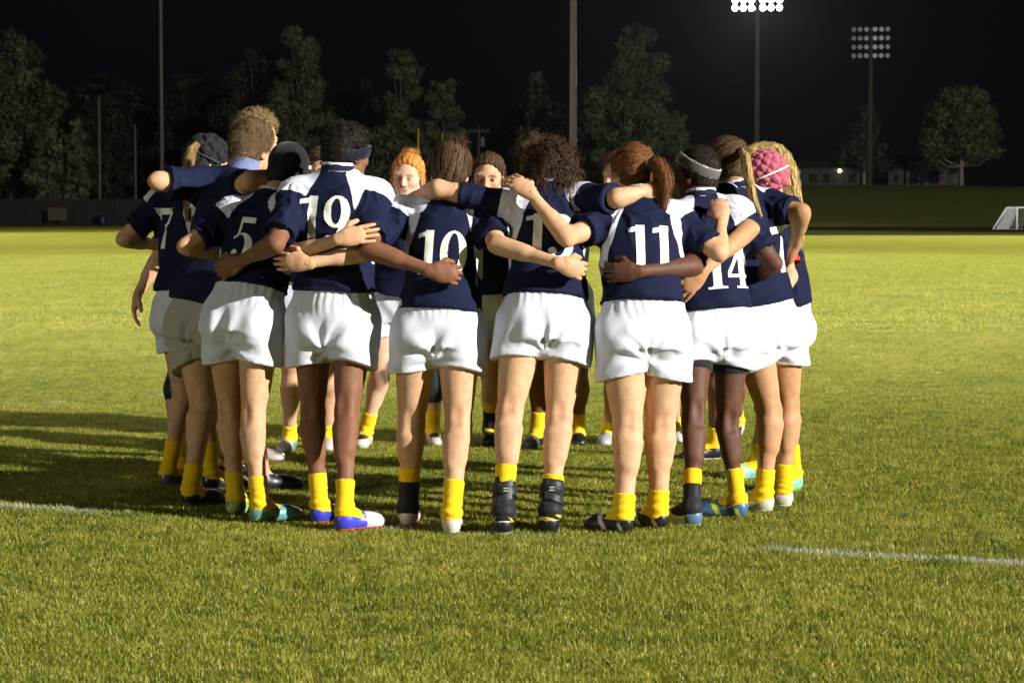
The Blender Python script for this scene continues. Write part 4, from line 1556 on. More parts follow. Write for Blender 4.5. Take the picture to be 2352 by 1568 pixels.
        def shell(p):
            lo_ = (p - ec) @ Rm / er
            l_ = np.linalg.norm(lo_, axis=1)
            k_ = np.where(l_ > .80, 1.0 / np.maximum(l_, .01), 1.0)
            return ec + ((lo_ * (1 + (k_ - 1) * .9)[:, None]) * er) @ Rm.T
        if kind in ('tied', 'tail'):
            ka = nrm(knot - ec)
            k1 = nrm(np.cross(ka, V(.31, .2, .93)))
            k2 = np.cross(ka, k1)
            an_ = np.arctan2((v - ec) @ k2, (v - ec) @ k1)
            wob = SNoise(seed + 14, 30, 7)(v)
            st_ = np.sin(an_ * 19 + 1.6 * wob) + .7 * np.sin(an_ * 43 + 2.2 * wob) + .5 * SNoise(seed + 15, 90, 8)(v)
            v = v + nv * (.0026 * st_ + .004 * wob)[:, None]
            rnd = np.clip(.30 + .24 * st_, 0, 1)
        parts = [(v, q, rnd)]
        if kind == 'short':
            fl = lambda p: (-hu * .7 - hf * .35)[None, :] + .4 * rg.normal(size=p.shape)
            parts.append(strands(v, nv, fl, .036, .0022, .22, 3, int(4200 * nden), rg))
        elif kind == 'afro':
            fl = lambda p: rg.normal(size=p.shape)
            parts.append(strands(v, nv, fl, .024, .0032, .45, 4, int(3200 * nden), rg, curl=.004))
        elif kind in ('tied', 'tail'):
            fl = lambda p: (knot[None, :] - p) + .018 * rg.normal(size=p.shape)
            parts.append(strands(v, nv, fl, .10, .0050, .0, 6, int(900 * nden), rg, shell=shell))
            parts.append(strands(v, nv, fl, .12, .0022, .0, 6, int(1500 * nden), rg, shell=shell))
            fl2 = lambda p: rg.normal(size=p.shape) - hu[None, :] * .2
            parts.append(strands(v, nv, fl2, .03, .0011, .5, 3, int(110 * nden), rg))
        elif kind == 'curly':
            fl = lambda p: (-hu)[None, :] + .45 * rg.normal(size=p.shape)
            parts.append(strands(v, nv, fl, .11, .0042, .35, 7, int(2600 * nden), rg, curl=.010, curl_f=2.2))
        elif kind == 'down':
            fl = lambda p: (-hu)[None, :] + .12 * rg.normal(size=p.shape)
            parts.append(strands(v, nv, fl, .12, .0028, .12, 4, int(2000 * nden), rg))
        if g('bun'):
            bc = hp_(*g('bun')[:3])
            br_ = g('bun')[3] * hs
            fb = Field([(Ell(bc, ax, (br_, br_, br_ * .85)), 0)], .006)
            v, q = fb.mesh()
            nvb = vnormals(v, q)
            v = v + nvb * (.006 * SNoise(seed + 21, 90, 8)(v))[:, None]
            parts.append((v, q, np.full(len(v), .4)))
            fl = lambda p: rg.normal(size=p.shape)
            parts.append(strands(v, nvb, fl, .05, .0025, .4, 4, int(700 * nden), rg, curl=.004))
        v, q, r = merge(parts)
        hair = sub_obj(root, base, 'hair', v, q, mt, {'rnd': r})
    for tl in g('tails', ()):
        pts = [pix(*p) for p in tl['pts']]
        parts = []
        rr = tl['r']
        pr = [(Cone(pts[i], pts[i + 1], rr[i] * .6, rr[i + 1] * .6), .02) for i in range(len(pts) - 1)]
        v, q = Field(pr, .006).mesh()
        nvb = vnormals(v, q)
        parts.append((v, q, np.clip(.15 + .2 * SNoise(seed + 31, 150, 8, (UP, .1))(v), 0, 1)))  # dark core colour stands in for shade among the tail strands
        parts.append(tail_strands(pts, rr, tl.get('w', .0036), int(tl.get('n', 500) * 1.5), rg, tl.get('wav', .0), seg=tl.get('seg', 9)))
        v, q, r = merge(parts)
        to = sub_obj(root, base, 'ponytail', v, q, hair_mat(tl['col'], *HAIR[tl['col']]), {'rnd': r})
        if tl.get('tie'):
            b = MB()
            d = nrm(pts[1] - pts[0])
            e = nrm(np.cross(d, V(.1, .9, .3)))
            e2 = np.cross(d, e)
            ring = [pts[0] + d * .012 + (e * math.cos(q_) + e2 * math.sin(q_)) * rr[0] * 1.05 - base for q_ in np.linspace(0, 6.283, 13)]
            b.tube(ring, .007, 6, cap=False)
            b.build('hair_tie', plain('tie_' + key, tl['tie'], .7, .1), to, smooth=True)
    hbnd = g('band')
    if hbnd:
        col, offc, half, tilt, hk = hbnd
        axn = nrm(hu + hf * tilt)
        c0 = hp_(0, -.014, .028 + offc)
        rr = ((.076 + vol + .010) * hs, (.095 + vol + .010) * hs, (.086 + vol + .010) * hs)
        fb = Field([(Ell(hp_(0, -.014, .028), ax, rr), 0)], .005)
        fb.cut(c0 + axn * half * hs, axn)
        fb.cut(c0 - axn * half * hs, -axn)
        v, q = fb.mesh()
        e = np.abs((v - c0) @ axn) / (half * hs)
        dash = np.where((np.abs(e - .86) < .10) & hk, 1., -1.)
        ang = np.arctan2((v - c0) @ hr, (v - c0) @ hf)
        dash = np.where(np.sin(ang * 60) > -.3, dash, -1.)
        sub_obj(root, base, 'headband', v, q, cloth_mat('band' + key, col, (.55, .55, .55)), {'panel': dash})
    cap = g('cap')
    if cap:
        kind, col = cap
        if kind == 'scrum':
            rr = (.092 * hs, .112 * hs, .103 * hs)
            c0 = hp_(0, -.012, .022)
            pr = [(Ell(c0, ax, rr), 0), (Ell(hp_(0, -.03, -.045), ax, (.086 * hs, .085 * hs, .07 * hs)), .03)]
            fb = Field(pr, .0048 if fine else .007)
            fb.cut(hp_(0, .060, .0), nrm(hf - hu * .35))
            fb.cut(hp_(0, 0, -.088), -hu)
            v, q = fb.mesh()
            nvb = vnormals(v, q)
            d = (v - c0) @ Rm
            d /= np.linalg.norm(d, axis=1)[:, None]
            M = g('pads', 58)
            i_ = np.arange(M) + .5
            ph = np.arccos(1 - 2 * i_ / M)
            th = math.pi * (1 + 5 ** .5) * i_
            fp = np.stack([np.cos(th) * np.sin(ph), np.sin(th) * np.sin(ph), np.cos(ph)], 1)
            dd = np.sort(-(d @ fp.T), axis=1)
            gapd = dd[:, 1] - dd[:, 0]
            hgt_ = np.clip(gapd / .09, 0, 1) ** .6
            v = v + nvb * ((hgt_ - .6) * .016)[:, None]
            co = sub_obj(root, base, 'scrum_cap', v, q, plain('scrum_' + key, col, .85, .15, 30, bumps=(200, .2, .002)))
            b = MB()
            ring = [hp_(0, -.012, -.002) + (hr * math.cos(q_) * .0975 + hf * math.sin(q_) * .1175) * hs - base for q_ in np.linspace(math.radians(155), math.radians(385), 20)]
            b.tube(ring, .0045, 6)
            b.build('strap', plain('scrumstrap_' + key, g('strapc', (.6, .6, .6)), .6), co, smooth=True)
        else:
            rr = (.084 * hs, .104 * hs, .098 * hs)
            c0 = hp_(0, -.010, .022)
            fb = Field([(Ell(c0, ax, rr), 0)], .005)
            fb.cut(hp_(0, 0, -.036), nrm(-hu + hf * .28))
            v, q = fb.mesh()
            nvb = vnormals(v, q)
            d = (v - c0) @ Rm
            an = np.arctan2(d[:, 0], d[:, 1])
            v = v - nvb * (.0025 * np.exp(-(np.sin(an * 3) / .05) ** 2))[:, None]
            co = sub_obj(root, base, 'cap', v, q, cloth_mat('capcloth', col, rough=.85, cvar=.2))
            b = MB()
            n_ = 14
            vv, ff = [], []
            for k_ in range(n_ + 1):
                th = math.radians(-62 + 124 * k_ / n_)
                for rad, dz in ((.0, 0), (.045, .004), (.085, -.010)):
                    x_, y_ = math.sin(th) * (.078 + rad * .25), math.cos(th) * .088 + rad
                    vv.append(hp_(x_, y_, -.008 + dz - .02 * math.sin(th) ** 2) - base)
            for k_ in range(n_):
                for m_ in range(2):
                    i0 = k_ * 3 + m_
                    ff.append([i0, i0 + 3, i0 + 4, i0 + 1])
            b.v, b.f = vv, ff
            bo = b.build('brim', cloth_mat('capcloth', col), co, smooth=True)
            md = bo.modifiers.new('thick', 'SOLIDIFY')
            md.thickness = .004
            b = MB()
            b.tube([hp_(0, -.010, .118) - base, hp_(0, -.010, .127) - base], [.009, .006], 8)
            b.build('button', cloth_mat('capcloth', col), co, smooth=True)
            b = MB()
            b.box(hp_(.083, .035, .030) - base, .012, .012, .018)
            b.build('logo', plain('caplogo', (.6, .6, .6), .6), co)
    wb = g('wristband')
    if wb:
        nm, col = wb
        S, d, en = slv[nm]
        e = nrm(np.cross(d, V(.1, .9, .3)))
        e2 = np.cross(d, e)
        b = MB()
        n_ = 20
        for k_ in range(n_):
            q_ = 2 * math.pi * k_ / n_
            for al in (-.006, .016):
                b.v.append(en + d * al + (e * math.cos(q_) + e2 * math.sin(q_)) * .075 * s * ga - base)
        b.f = [[2 * k_, 2 * k_ + 1, (2 * k_ + 3) % (2 * n_), (2 * k_ + 2) % (2 * n_)] for k_ in range(n_)]
        b.build('arm_band', plain('armband', col, .6, .1), root, smooth=True)
    PN[key] = dict(arms=arms, legs=legs, N=N, P=P)
    print('person', key, round(time.time() - t_start, 2), 'uparm', [round(float(np.linalg.norm(r['E'] - r['S'])), 2) for r in arms.values()],
          'fore', [round(float(np.linalg.norm(r['W'] - r['E'])), 2) for r in arms.values()], 'trunk', round(L, 2),
          'thigh', [round(float(np.linalg.norm(l['K'] - l['H'])), 2) for l in legs.values()], 'shank', [round(float(np.linalg.norm(l['A'] - l['K'])), 2) for l in legs.values()])
    return root

def shirt_quads(o):
    n = len(o.data.polygons)
    a = np.zeros(n * 4, np.int32)
    o.data.loops.foreach_get('vertex_index', a)
    return a.reshape(-1, 4)
BLK = (.012, .012, .014)
GRY = (.10, .10, .11)
CRM = (.66, .62, .54)
def sh(c0, c1=None, c2=None, pat='toe'):
    return (c0, c1 or c0, c2 or c0, pat)
TEAL = (.10, .30, .32)
people = {}
people['seven'] = dict(sockL=0.21, sockR=0.21, label='person in shirt 7 and black padded head guard, elbow out, at the huddle edge', F=(.72, .70), Fc=(.80, .60), s=1.0, gl=.95,
    pel=(428, 725, 11.38), neck=(438, 432, 11.42), head=(478, 368, 11.46), hf=(.9, .3, -.45),
    L=(418, 905, 374, 1122, .6, .8), R=(468, 905, 470, 1128, .8, .5),
    armL=dict(e=(286, 548, 11.42, 0), w=(372, 566, 11.6, 0), s=(372, 468, .02)), armR=dict(e=(500, 520, 11.5, 0), w=(560, 505, 11.42, 0)),
    skin='light', num='7', numt=.67, numx=.0, cap=('scrum', (.007, .007, .008)), strapc=(.03, .03, .03), pads=40,
    tails=[dict(col='dblond', pts=[(454, 330, 11.38), (438, 346, 11.36), (429, 390, 11.36), (427, 440, 11.30), (431, 499, 11.24)], r=[.014, .021, .024, .018, .008], n=420, wav=.005)],
    shoeL=sh(BLK, GRY, GRY, 'heel'), shoeR=sh(BLK, GRY, GRY), hem=.19)
people['coach'] = dict(sockL=0.14, sockR=0, label='tall short-haired person in plain navy polo shirt with blue collar and khaki shorts', F=(.55, .84), s=1.10, gl=.98, wt=1.05,
    pel=(478, 745, 10.92), neck=(556, 400, 10.98), head=(583, 338, 11.04), hf=(.62, .78, -.12), hs=1.0,
    L=(462, 935, 425, 1168, .6, .7), R=(572, 935, 588, 1130, .85, .4),
    armL=dict(e=(362, 416, 10.86, 0), w=(432, 424, 11.12, 0), s=(462, 425, .0), sl=.80), armR=dict(e=(572, 416, 10.66, 0), w=(655, 402, 10.84, 0), s=(545, 440, -.04), sl=.66),
    skin='light', shirt='polo', shorts='khaki', hem=.12, hair=('short', 'mid'), vol=.012, short_len=.52, colh=.8,
    shoeL=sh(BLK, GRY, GRY, 'low'), shoeR=sh(BLK))
people['five'] = dict(sockL=0.165, sockR=0.165, label='person in shirt 5 with black baseball cap bowed beside the navy polo', F=(.42, .9), s=.99, gl=1.0,
    pel=(558, 738, 10.31), neck=(622, 462, 10.44), head=(663, 390, 10.56), hf=(.5, .75, -.45), hs=1.04,
    L=(526, 950, 530, 1188, .5, .85), R=(578, 962, 580, 1204, .85, .5),
    armL=dict(e=(428, 565, 10.36, 0), w=(515, 588, 10.56, 0), s=(535, 492, .0)), armR=dict(e=(662, 588, 10.10, 0), w=(782, 548, 9.93, 0), s=(655, 485, -.12), hd=(.95, .05, .18), hn=(.1, 1, -.1), curl=.08, sl=.6),
    skin='light', num='5', numt=.62, numx=-.015, hair=('under', 'dark'), vol=.002, cap=('ball', (.010, .010, .012)),
    shoeL=sh(TEAL, (.45, .5, .06), BLK, 'speck'), shoeR=sh(TEAL, (.45, .5, .06), BLK, 'speck'), hem=.27, short_len=.42)
people['nineteen'] = dict(sockL=0.175, sockR=0.17, label='person in shirt 19 with dark blue headband and bright blue boots', F=(.25, .97), s=1.07, gl=.90, wt=.97,
    pel=(766, 748, 10.19), neck=(775, 402, 10.20), head=(797, 349, 10.26), hf=(.66, .74, -.15), hs=.98,
    L=(716, 948, 727, 1206, .3, .9), R=(794, 948, 776, 1222, .8, .6),
    armL=dict(e=(632, 560, 9.98, 0), w=(552, 600, 10.20, 0), s=(682, 452, .0), hd=(-.75, .2, -.35), hn=(.2, 1, 0), curl=.5, sl=.82), armR=dict(e=(848, 572, 9.98, 0), w=(990, 622, 9.90, 0), s=(862, 455, .02), hd=(.95, .05, -.15), hn=(.1, 1, -.1), curl=.55, sl=.80),
    skin='brown', num='19', numt=.70, numx=-.01, hair=('afro', 'dark'), vol=.014, band=((.005, .008, .017), -.044, .024, -.34, False),
    shoeL=sh((.04, .05, .50), (.45, .42, .7), (.5, .03, .04)), shoeR=sh((.05, .06, .60), (.6, .55, .75), (.6, .03, .04)), hem=.23, short_len=.45)
people['ten'] = dict(sockL=0.23, sockR=0.19, label='person in shirt 10 with one black ankle sleeve and one yellow sock', F=(.08, 1), s=1.0, gl=1.06,
    pel=(1006, 768, 10.07), neck=(1030, 456, 10.22), head=(1034, 394, 10.34), hf=(.05, 1, -.42),
    L=(944, 975, 936, 1212, .05, 1), R=(1052, 978, 1037, 1228, .0, 1),
    armL=dict(e=(836, 580, 10.05, 0), w=(706, 604, 9.98, 0), s=(922, 492, .02), hd=(-.95, .15, .05), hn=(0, 1, 0), curl=.2), armR=dict(e=(1142, 562, 9.98, 0), w=(1288, 606, 9.83, 0), s=(1118, 500, .0), hd=(.9, .2, -.3), hn=(.0, 1, .0), curl=.6, sl=.82),
    skin='light', num='10', numt=.55, hair=('tied', 'brown'), vol=.018, knot=(.03, -.07, .11), bun=(.035, -.06, .10, .03),
    shoeL=sh(CRM, CRM, (.7, .02, .16)), shoeR=sh(CRM), hem=.15, hipw=1.02, braceL=('wrap', .115), short_len=.40)
people['thirteen'] = dict(sockL=0.28, sockR=0.22, label='curly brown haired person in shirt 13 with black strapped braces on both ankles', F=(-.02, 1), s=1.01, gl=1.03,
    pel=(1250, 752, 10.0), neck=(1263, 446, 10.16), head=(1265, 392, 10.28), hf=(-.05, 1, -.40), hs=1.03,
    L=(1170, 950, 1157, 1232, -.05, 1), R=(1284, 963, 1264, 1228, -.05, 1),
    armL=dict(e=(1008, 434, 10.12, 0), w=(962, 448, 10.24, 0), s=(1172, 472, -.03), sr=.82, hd=(-.6, .6, -.2), hn=(.2, .3, -.9), curl=.3, sl=.72), armR=dict(e=(1416, 456, 10.0, 0), w=(1478, 440, 10.06, 0), s=(1338, 462, .02), hd=(.8, .3, -.1), hn=(.0, .9, -.3), curl=.7, sl=.92),
    skin='light', num='13', numt=.63, hair=('curly', 'chest'), vol=.020,
    shoeL=sh(BLK, (.75, .73, .68), (.5, .5, .35), 'collar'), shoeR=sh(BLK, (.75, .73, .68), BLK, 'collar'), hem=.21, braceL=('brace', .165), braceR=('brace', .15), short_len=.37)
people['eleven'] = dict(sockL=0.115, sockR=0.118, label='auburn haired person in shirt 11 with pale hair tie and ponytail', F=(-.10, 1), s=1.01, gl=1.16, wt=1.04,
    pel=(1478, 772, 9.98), neck=(1472, 458, 10.12), head=(1452, 398, 10.24), hf=(-.38, .9, -.38), hs=1.0,
    L=(1443, 985, 1447, 1228, -.75, .66), R=(1518, 985, 1526, 1218, -.75, .66),
    armL=dict(e=(1303, 546, 9.93, 0), w=(1220, 446, 9.99, 0), s=(1394, 508, -.02), hd=(-.55, .3, .45), hn=(-.2, .9, -.5), curl=.25, sl=.60), armR=dict(e=(1650, 580, 10.04, 0), w=(1656, 508, 10.22, 0), s=(1553, 505, .03), hd=(-.05, .35, .9), hn=(.1, .9, .1), curl=.75, sl=.80),
    skin='light', num='11', numt=.60, numx=.018, hair=('tail', 'auburn'), vol=.014, knot=(.055, -.085, .03),
    tails=[dict(col='auburn', pts=[(1490, 372, 10.16), (1515, 378, 10.10), (1528, 410, 10.06), (1526, 450, 10.05), (1518, 494, 10.04)], r=[.018, .030, .036, .026, .010], n=700, wav=.006, tie=(.45, .70, .62))],
    shoeL=sh(BLK, (.7, .7, .7), (.08, .01, .015), 'stripe'), shoeR=sh(BLK, (.7, .7, .7), (.2, .05, .05), 'stripe'), hem=.23, hipw=1.0, short_len=.44)
people['fourteen'] = dict(sockL=0.22, sockR=0.18, label='person in shirt 14 with grey headband, one white boot and one blue boot', F=(-.30, .95), Fc=(-.22, .97), s=1.03, gl=.86, wt=.95,
    pel=(1640, 765, 10.36), neck=(1612, 462, 10.44), head=(1598, 398, 10.52), hf=(-.80, .60, -.10), hs=.98,
    L=(1595, 968, 1606, 1212, -.85, .5), R=(1672, 978, 1712, 1192, -.9, .4),
    armL=dict(e=(1592, 612, 10.04, 0), w=(1462, 624, 9.87, 0), s=(1566, 505, -.06), hd=(-.95, .15, -.05), hn=(-.1, 1, 0), curl=.35, sl=.86), armR=dict(e=(1776, 604, 10.40, 0), w=(1742, 640, 10.58, 0), s=(1690, 492, .0), sl=.76),
    skin='dark', num='14', numt=.48, numx=.055, hair=('tied', 'dark'), vol=.006, band=((.11, .10, .09), .012, .024, -.62, True), knot=(0, -.1, .06),
    shoeL=sh((.68, .66, .58), (.10, .18, .30), (.6, .6, .4), 'heel'), shoeR=sh((.05, .13, .25), (.55, .65, .05), BLK, 'stripe'), hem=.17, braceL=('wrap', .105), under=True, short_len=.36)
people['twelve'] = dict(sockL=0.14, sockR=0.15, label='person in shirt 17 with straight blond ponytail and white boots', F=(-.55, .84), s=1.07, gl=.98, wt=.89,
    pel=(1757, 758, 10.64), neck=(1696, 440, 10.68), head=(1668, 384, 10.80), hf=(-.62, .75, -.32), hs=1.0,
    L=(1772, 944, 1772, 1178, -.9, .35), R=(1812, 938, 1816, 1166, -.9, .35),
    armL=dict(e=(1720, 527, 10.36, 0), w=(1612, 624, 10.12, 0), s=(1652, 462, -.05), hd=(-.65, -.05, -.7), hn=(-.2, 1, 0), curl=.1, sl=.80), armR=dict(e=(1840, 488, 10.58, 0), w=(1824, 566, 10.76, 0), s=(1768, 478, .02), sl=.76),
    skin='tan', num='17', pout=.004, numt=.54, numx=.03, hair=('tail', 'brown'), vol=.014, knot=(.06, -.08, .05),  # head hair painted brown as shaded blond; the tail keeps the lit tone
    tails=[dict(col='blond', pts=[(1704, 346, 10.70), (1714, 362, 10.58), (1720, 410, 10.50), (1728, 450, 10.46), (1746, 492, 10.42)], r=[.014, .019, .021, .018, .006], n=520, wav=.0035, tie=(.02, .02, .02))],
    shoeL=sh(CRM), shoeR=sh(CRM), hem=.18, short_len=.44)
people['pink'] = dict(sockL=0.2, sockR=0.2, label='person in pink padded head guard with long curly blond hair and red arm band', F=(-.98, .12), s=.98, gl=.95,
    pel=(1808, 748, 11.35), neck=(1768, 470, 11.32), head=(1754, 404, 11.30), hf=(-.92, .10, -.40), hs=1.0,
    L=(1812, 930, 1836, 1128, -.75, -.5), R=(1765, 930, 1752, 1098, -.9, -.45),
    armL=dict(e=(1812, 634, 11.10, 0), w=(1800, 668, 11.02, 0), s=(1776, 512, -.14), sl=.74), armR=dict(e=(1720, 540, 11.6, 0), w=(1700, 500, 11.7, 0)),
    skin='light', cap=('scrum', (.36, .08, .115)), strapc=(.8, .8, .8), pads=70, wristband=('L', (.75, .02, .02)),
    tails=[dict(col='blond', pts=[(1716, 356, 11.40), (1750, 344, 11.40), (1788, 354, 11.38), (1808, 400, 11.34), (1816, 460, 11.32), (1822, 525, 11.30), (1828, 590, 11.28)], r=[.03, .036, .042, .044, .042, .036, .02], n=1300, wav=.012, w=.0045, seg=16)],
    shoeL=sh((.22, .62, .38), (.5, .6, .1), (.5, .6, .1)), shoeR=sh((.18, .50, .50), (.5, .6, .1), (.3, .5, .5), 'speck'), hem=.17, fine=True)
# ---- far side of the ring, facing the camera
people['kneebrace'] = dict(sockL=0.2, sockR=0.2, label='mostly hidden person with black knee brace and arm hanging down, behind shirt 7', F=(.96, .10), s=1.0, fine=True,
    pel=(452, 722, 11.95), neck=(470, 446, 11.95), head=(500, 392, 11.95), hf=(.95, .1, -.4),
    L=(445, 900, 440, 1082, .9, 0), R=(402, 892, 396, 1098, .9, .1),
    armL=dict(e=(480, 520, 12.1, 0), w=(540, 500, 12.2, 0)), armR=dict(e=(360, 602, 11.75, 0), w=(318, 672, 11.72, 0), s=(402, 498, -.16), hd=(-.25, -.05, -1), hn=(.9, .1, -.2), curl=.22, sl=.78),
    skin='light', hair=('tied', 'brown'), vol=.01, kneebraceR=True, shoeL=sh(BLK), shoeR=sh(BLK), hem=.2)
people['tall'] = dict(sockL=0.2, sockR=0.2, label='tall person with curly fair hair rising behind the navy polo, in red boots', F=(.9, -.35), s=1.10, fine=True,
    pel=(556, 712, 12.2), neck=(586, 392, 12.12), head=(590, 318, 12.08), hf=(.9, -.25, -.25),
    L=(560, 900, 560, 1060, .9, -.3), R=(500, 905, 462, 1092, .95, -.1),
    armL=dict(e=(680, 470, 12.3, 0), w=(740, 450, 12.6, 0)), armR=dict(e=(560, 490, 11.85, 0), w=(520, 475, 11.75, 0)),
    skin='light', hair=('afro', 'ash'), vol=.022, shoeL=sh((.7, .02, .015), (.7, .6, .6), (.3, .02, .02)), shoeR=sh((.75, .02, .015), (.7, .6, .6), (.5, .02, .02)), hem=.2)
people['behind19'] = dict(sockL=0.11, sockR=0.11, label='dark haired person facing us behind shirt 19, in teal boots', F=(.22, -1), s=1.0, fine=False,
    pel=(712, 694, 13.0), neck=(735, 450, 12.95), head=(738, 392, 12.88), hf=(.25, -1, -.25),
    L=(752, 880, 752, 1032, .1, -1), R=(668, 880, 668, 1036, -.1, -1),
    armL=dict(e=(838, 470, 13.15, 0), w=(918, 482, 13.42, 0), sl=.95), armR=dict(e=(650, 490, 12.9, 0), w=(610, 470, 12.6, 0)),
    skin='light', hair=('tied', 'brown'), vol=.014, shoeL=sh((.12, .2, .2), (.5, .5, .5), BLK), shoeR=sh((.13, .30, .33), (.5, .55, .55), (.5, .5, .5)), hem=.2)
people['red'] = dict(sockL=0.2, sockR=0.16, label='red haired person facing us between shirts 19 and 10, eyes lowered', F=(.0, -1), s=1.03, fine=True, face=True, brow=(.62, .40, .30), lids=.8,
    pel=(915, 692, 13.38), neck=(938, 480, 13.14), head=(936, 405, 12.96), hf=(-.20, -1, -.10), hu=(.05, 0, 1), hs=1.02,
    L=(993, 890, 995, 1020, .1, -1), R=(872, 868, 842, 1024, -.1, -1),
    armL=dict(e=(1020, 500, 13.5, 0), w=(1090, 480, 13.6, 0)), armR=dict(e=(856, 500, 13.45, 0), w=(780, 480, 13.3, 0)),
    skin='fair', hair=('tied', 'red'), vol=.008, knot=(0, -.09, .06), bun=(.0, -.05, .100, .034), dens=1.3,
    tails=[dict(col='red', pts=[(911, 388, 12.95), (903, 415, 12.97), (898, 456, 13.0)], r=[.010, .013, .009], n=110, wav=.006), dict(col='red', pts=[(964, 388, 12.95), (971, 412, 12.97), (972, 448, 13.0)], r=[.011, .015, .010], n=130, wav=.006)],
    shoeL=sh((.5, .48, .42), BLK, (.5, .5, .45), 'collar'), shoeR=sh((.55, .52, .46), BLK, (.5, .5, .45), 'collar'), hem=.17, kneebraceL=True)
people['peek'] = dict(sockL=0.25, sockR=0.25, label='dark haired person peering over the arm between shirts 10 and 13', F=(-.02, -1), s=1.02, fine=True, face=True, brow=(.16, .13, .12), gaze=.002,
    pel=(1126, 692, 13.45), neck=(1122, 478, 13.26), head=(1121, 406, 13.10), hs=1.08, hf=(-.10, -1, -.12), hu=(.03, 0, 1),
    L=(1172, 890, 1172, 1018, 0, -1), R=(1130, 890, 1126, 1020, 0, -1), hipw=.8,
    armL=dict(e=(1190, 510, 13.6, 0), w=(1240, 490, 13.55, 0)), armR=dict(e=(1050, 510, 13.6, 0), w=(990, 490, 13.55, 0)),
    skin='light', hair=('tied', 'brown'), vol=.008, knot=(0, -.08, .10), shoeL=sh(BLK), shoeR=sh(BLK), hem=.17, braceR=('wrap', .13))
people['curl2'] = dict(sockL=0.17, sockR=0.17, label='curly brown haired person half hidden behind the head of shirt 13', F=(-.15, -1), s=1.06, fine=False,
    pel=(1276, 692, 13.35), neck=(1240, 440, 13.32), head=(1226, 368, 13.28), hf=(-.35, -1, -.25),
    L=(1330, 880, 1326, 1020, .05, -1), R=(1240, 880, 1238, 1026, -.3, -1),
    armL=dict(e=(1352, 525, 13.5, 0), w=(1420, 505, 13.4, 0), sl=.95), armR=dict(e=(1180, 530, 13.5, 0), w=(1130, 500, 13.6, 0)),
    skin='brown', hair=('curly', 'chest'), vol=.022, dens=.8, shoeL=sh(BLK), shoeR=sh(BLK, GRY, GRY), hem=.18)
people['behind11'] = dict(sockL=0.13, sockR=0.13, label='brown haired person in profile just behind the head of shirt 11', F=(-.30, -1), s=1.02, fine=False,
    pel=(1470, 692, 13.2), neck=(1444, 462, 13.15), head=(1424, 398, 13.08), hf=(-.75, -.65, -.2),
    L=(1545, 880, 1546, 1012, .1, -1), R=(1412, 880, 1400, 1020, -.2, -1),
    armL=dict(e=(1540, 510, 13.2, 0), w=(1600, 505, 13.0, 0)), armR=dict(e=(1366, 545, 13.3, 0), w=(1300, 510, 13.4, 0), sl=.95),
    skin='light', hair=('tied', 'auburn'), vol=.012, shoeL=sh((.6, .58, .56), (.05, .05, .06), BLK, 'speck'), shoeR=sh((.4, .4, .42), BLK, BLK, 'heel'), hem=.18)
people['behind14'] = dict(sockL=0.16, sockR=0.16, label='mostly hidden person behind shirt 14, black boots with white soles', F=(-.78, -.6), s=1.0, fine=False,
    pel=(1668, 700, 12.6), neck=(1655, 462, 12.58), head=(1648, 408, 12.5), hf=(-.8, -.5, -.3),
    L=(1650, 880, 1655, 1056, -.9, -.3), R=(1690, 870, 1702, 1018, -.6, -.6, .05),
    armL=dict(e=(1730, 530, 12.5, 0), w=(1770, 520, 12.2, 0)), armR=dict(e=(1590, 510, 12.8, 0), w=(1530, 490, 13.0, 0)),
    skin='brown', hair=('short', 'dark'), vol=.01, shoeL=sh(BLK, BLK, (.6, .58, .55)), shoeR=sh(BLK, (.5, .5, .5), (.5, .5, .5), 'heel'), hem=.18)
for k_, sp_ in people.items():
    person(k_, sp_)
# ------------------------------------------------------------------ grass blades: one object, a patch of blades repeated by geometry nodes
def grass_mat():
    m, nt, bs = new_mat('grass_blades')
    geo = node(nt, 'ShaderNodeNewGeometry')
    pos = geo.outputs['Position']
    at = attr_fac(nt, 'rnd')
    tip = attr_fac(nt, 'tip')
    a = noise(nt, .7, 4, .6, pos)
    b = noise(nt, 7.0, 4, .65, pos)
    f = math_n(nt, 'ADD', math_n(nt, 'MULTIPLY', at.outputs['Fac'], .5), math_n(nt, 'ADD', math_n(nt, 'MULTIPLY', a, .45), math_n(nt, 'MULTIPLY_ADD', b, 1.0, -.36)))
    cr = node(nt, 'ShaderNodeValToRGB')
    lk(nt, f, cr.inputs[0])
    e = cr.color_ramp.elements
    e[0].position, e[0].color = .28, (*G_LO, 1)
    e[1].position, e[1].color = .95, (*G_STRAW, 1)
    for p_, c_ in ((.45, G_MID), (.70, G_HI)):
        k = e.new(p_)
        k.color = (*c_, 1)
    col = mixcol(nt, math_n(nt, 'MULTIPLY', line_mask(nt, pos), math_n(nt, 'MULTIPLY_ADD', tip.outputs['Fac'], .6, .4)), cr.outputs[0], (.62, .62, .58))
    lk(nt, col, bs.inputs['Base Color'])
    bs.inputs['Roughness'].default_value = .45
    bs.inputs['Specular IOR Level'].default_value = .35
    tr = node(nt, 'ShaderNodeBsdfTranslucent')
    lk(nt, col, tr.inputs[0])
    mx = node(nt, 'ShaderNodeMixShader')
    mx.inputs[0].default_value = .35
    lk(nt, bs.outputs[0], mx.inputs[1])
    lk(nt, tr.outputs[0], mx.inputs[2])
    out = nt.nodes['Material Output']
    lk(nt, mx.outputs[0], out.inputs[0])
    return m

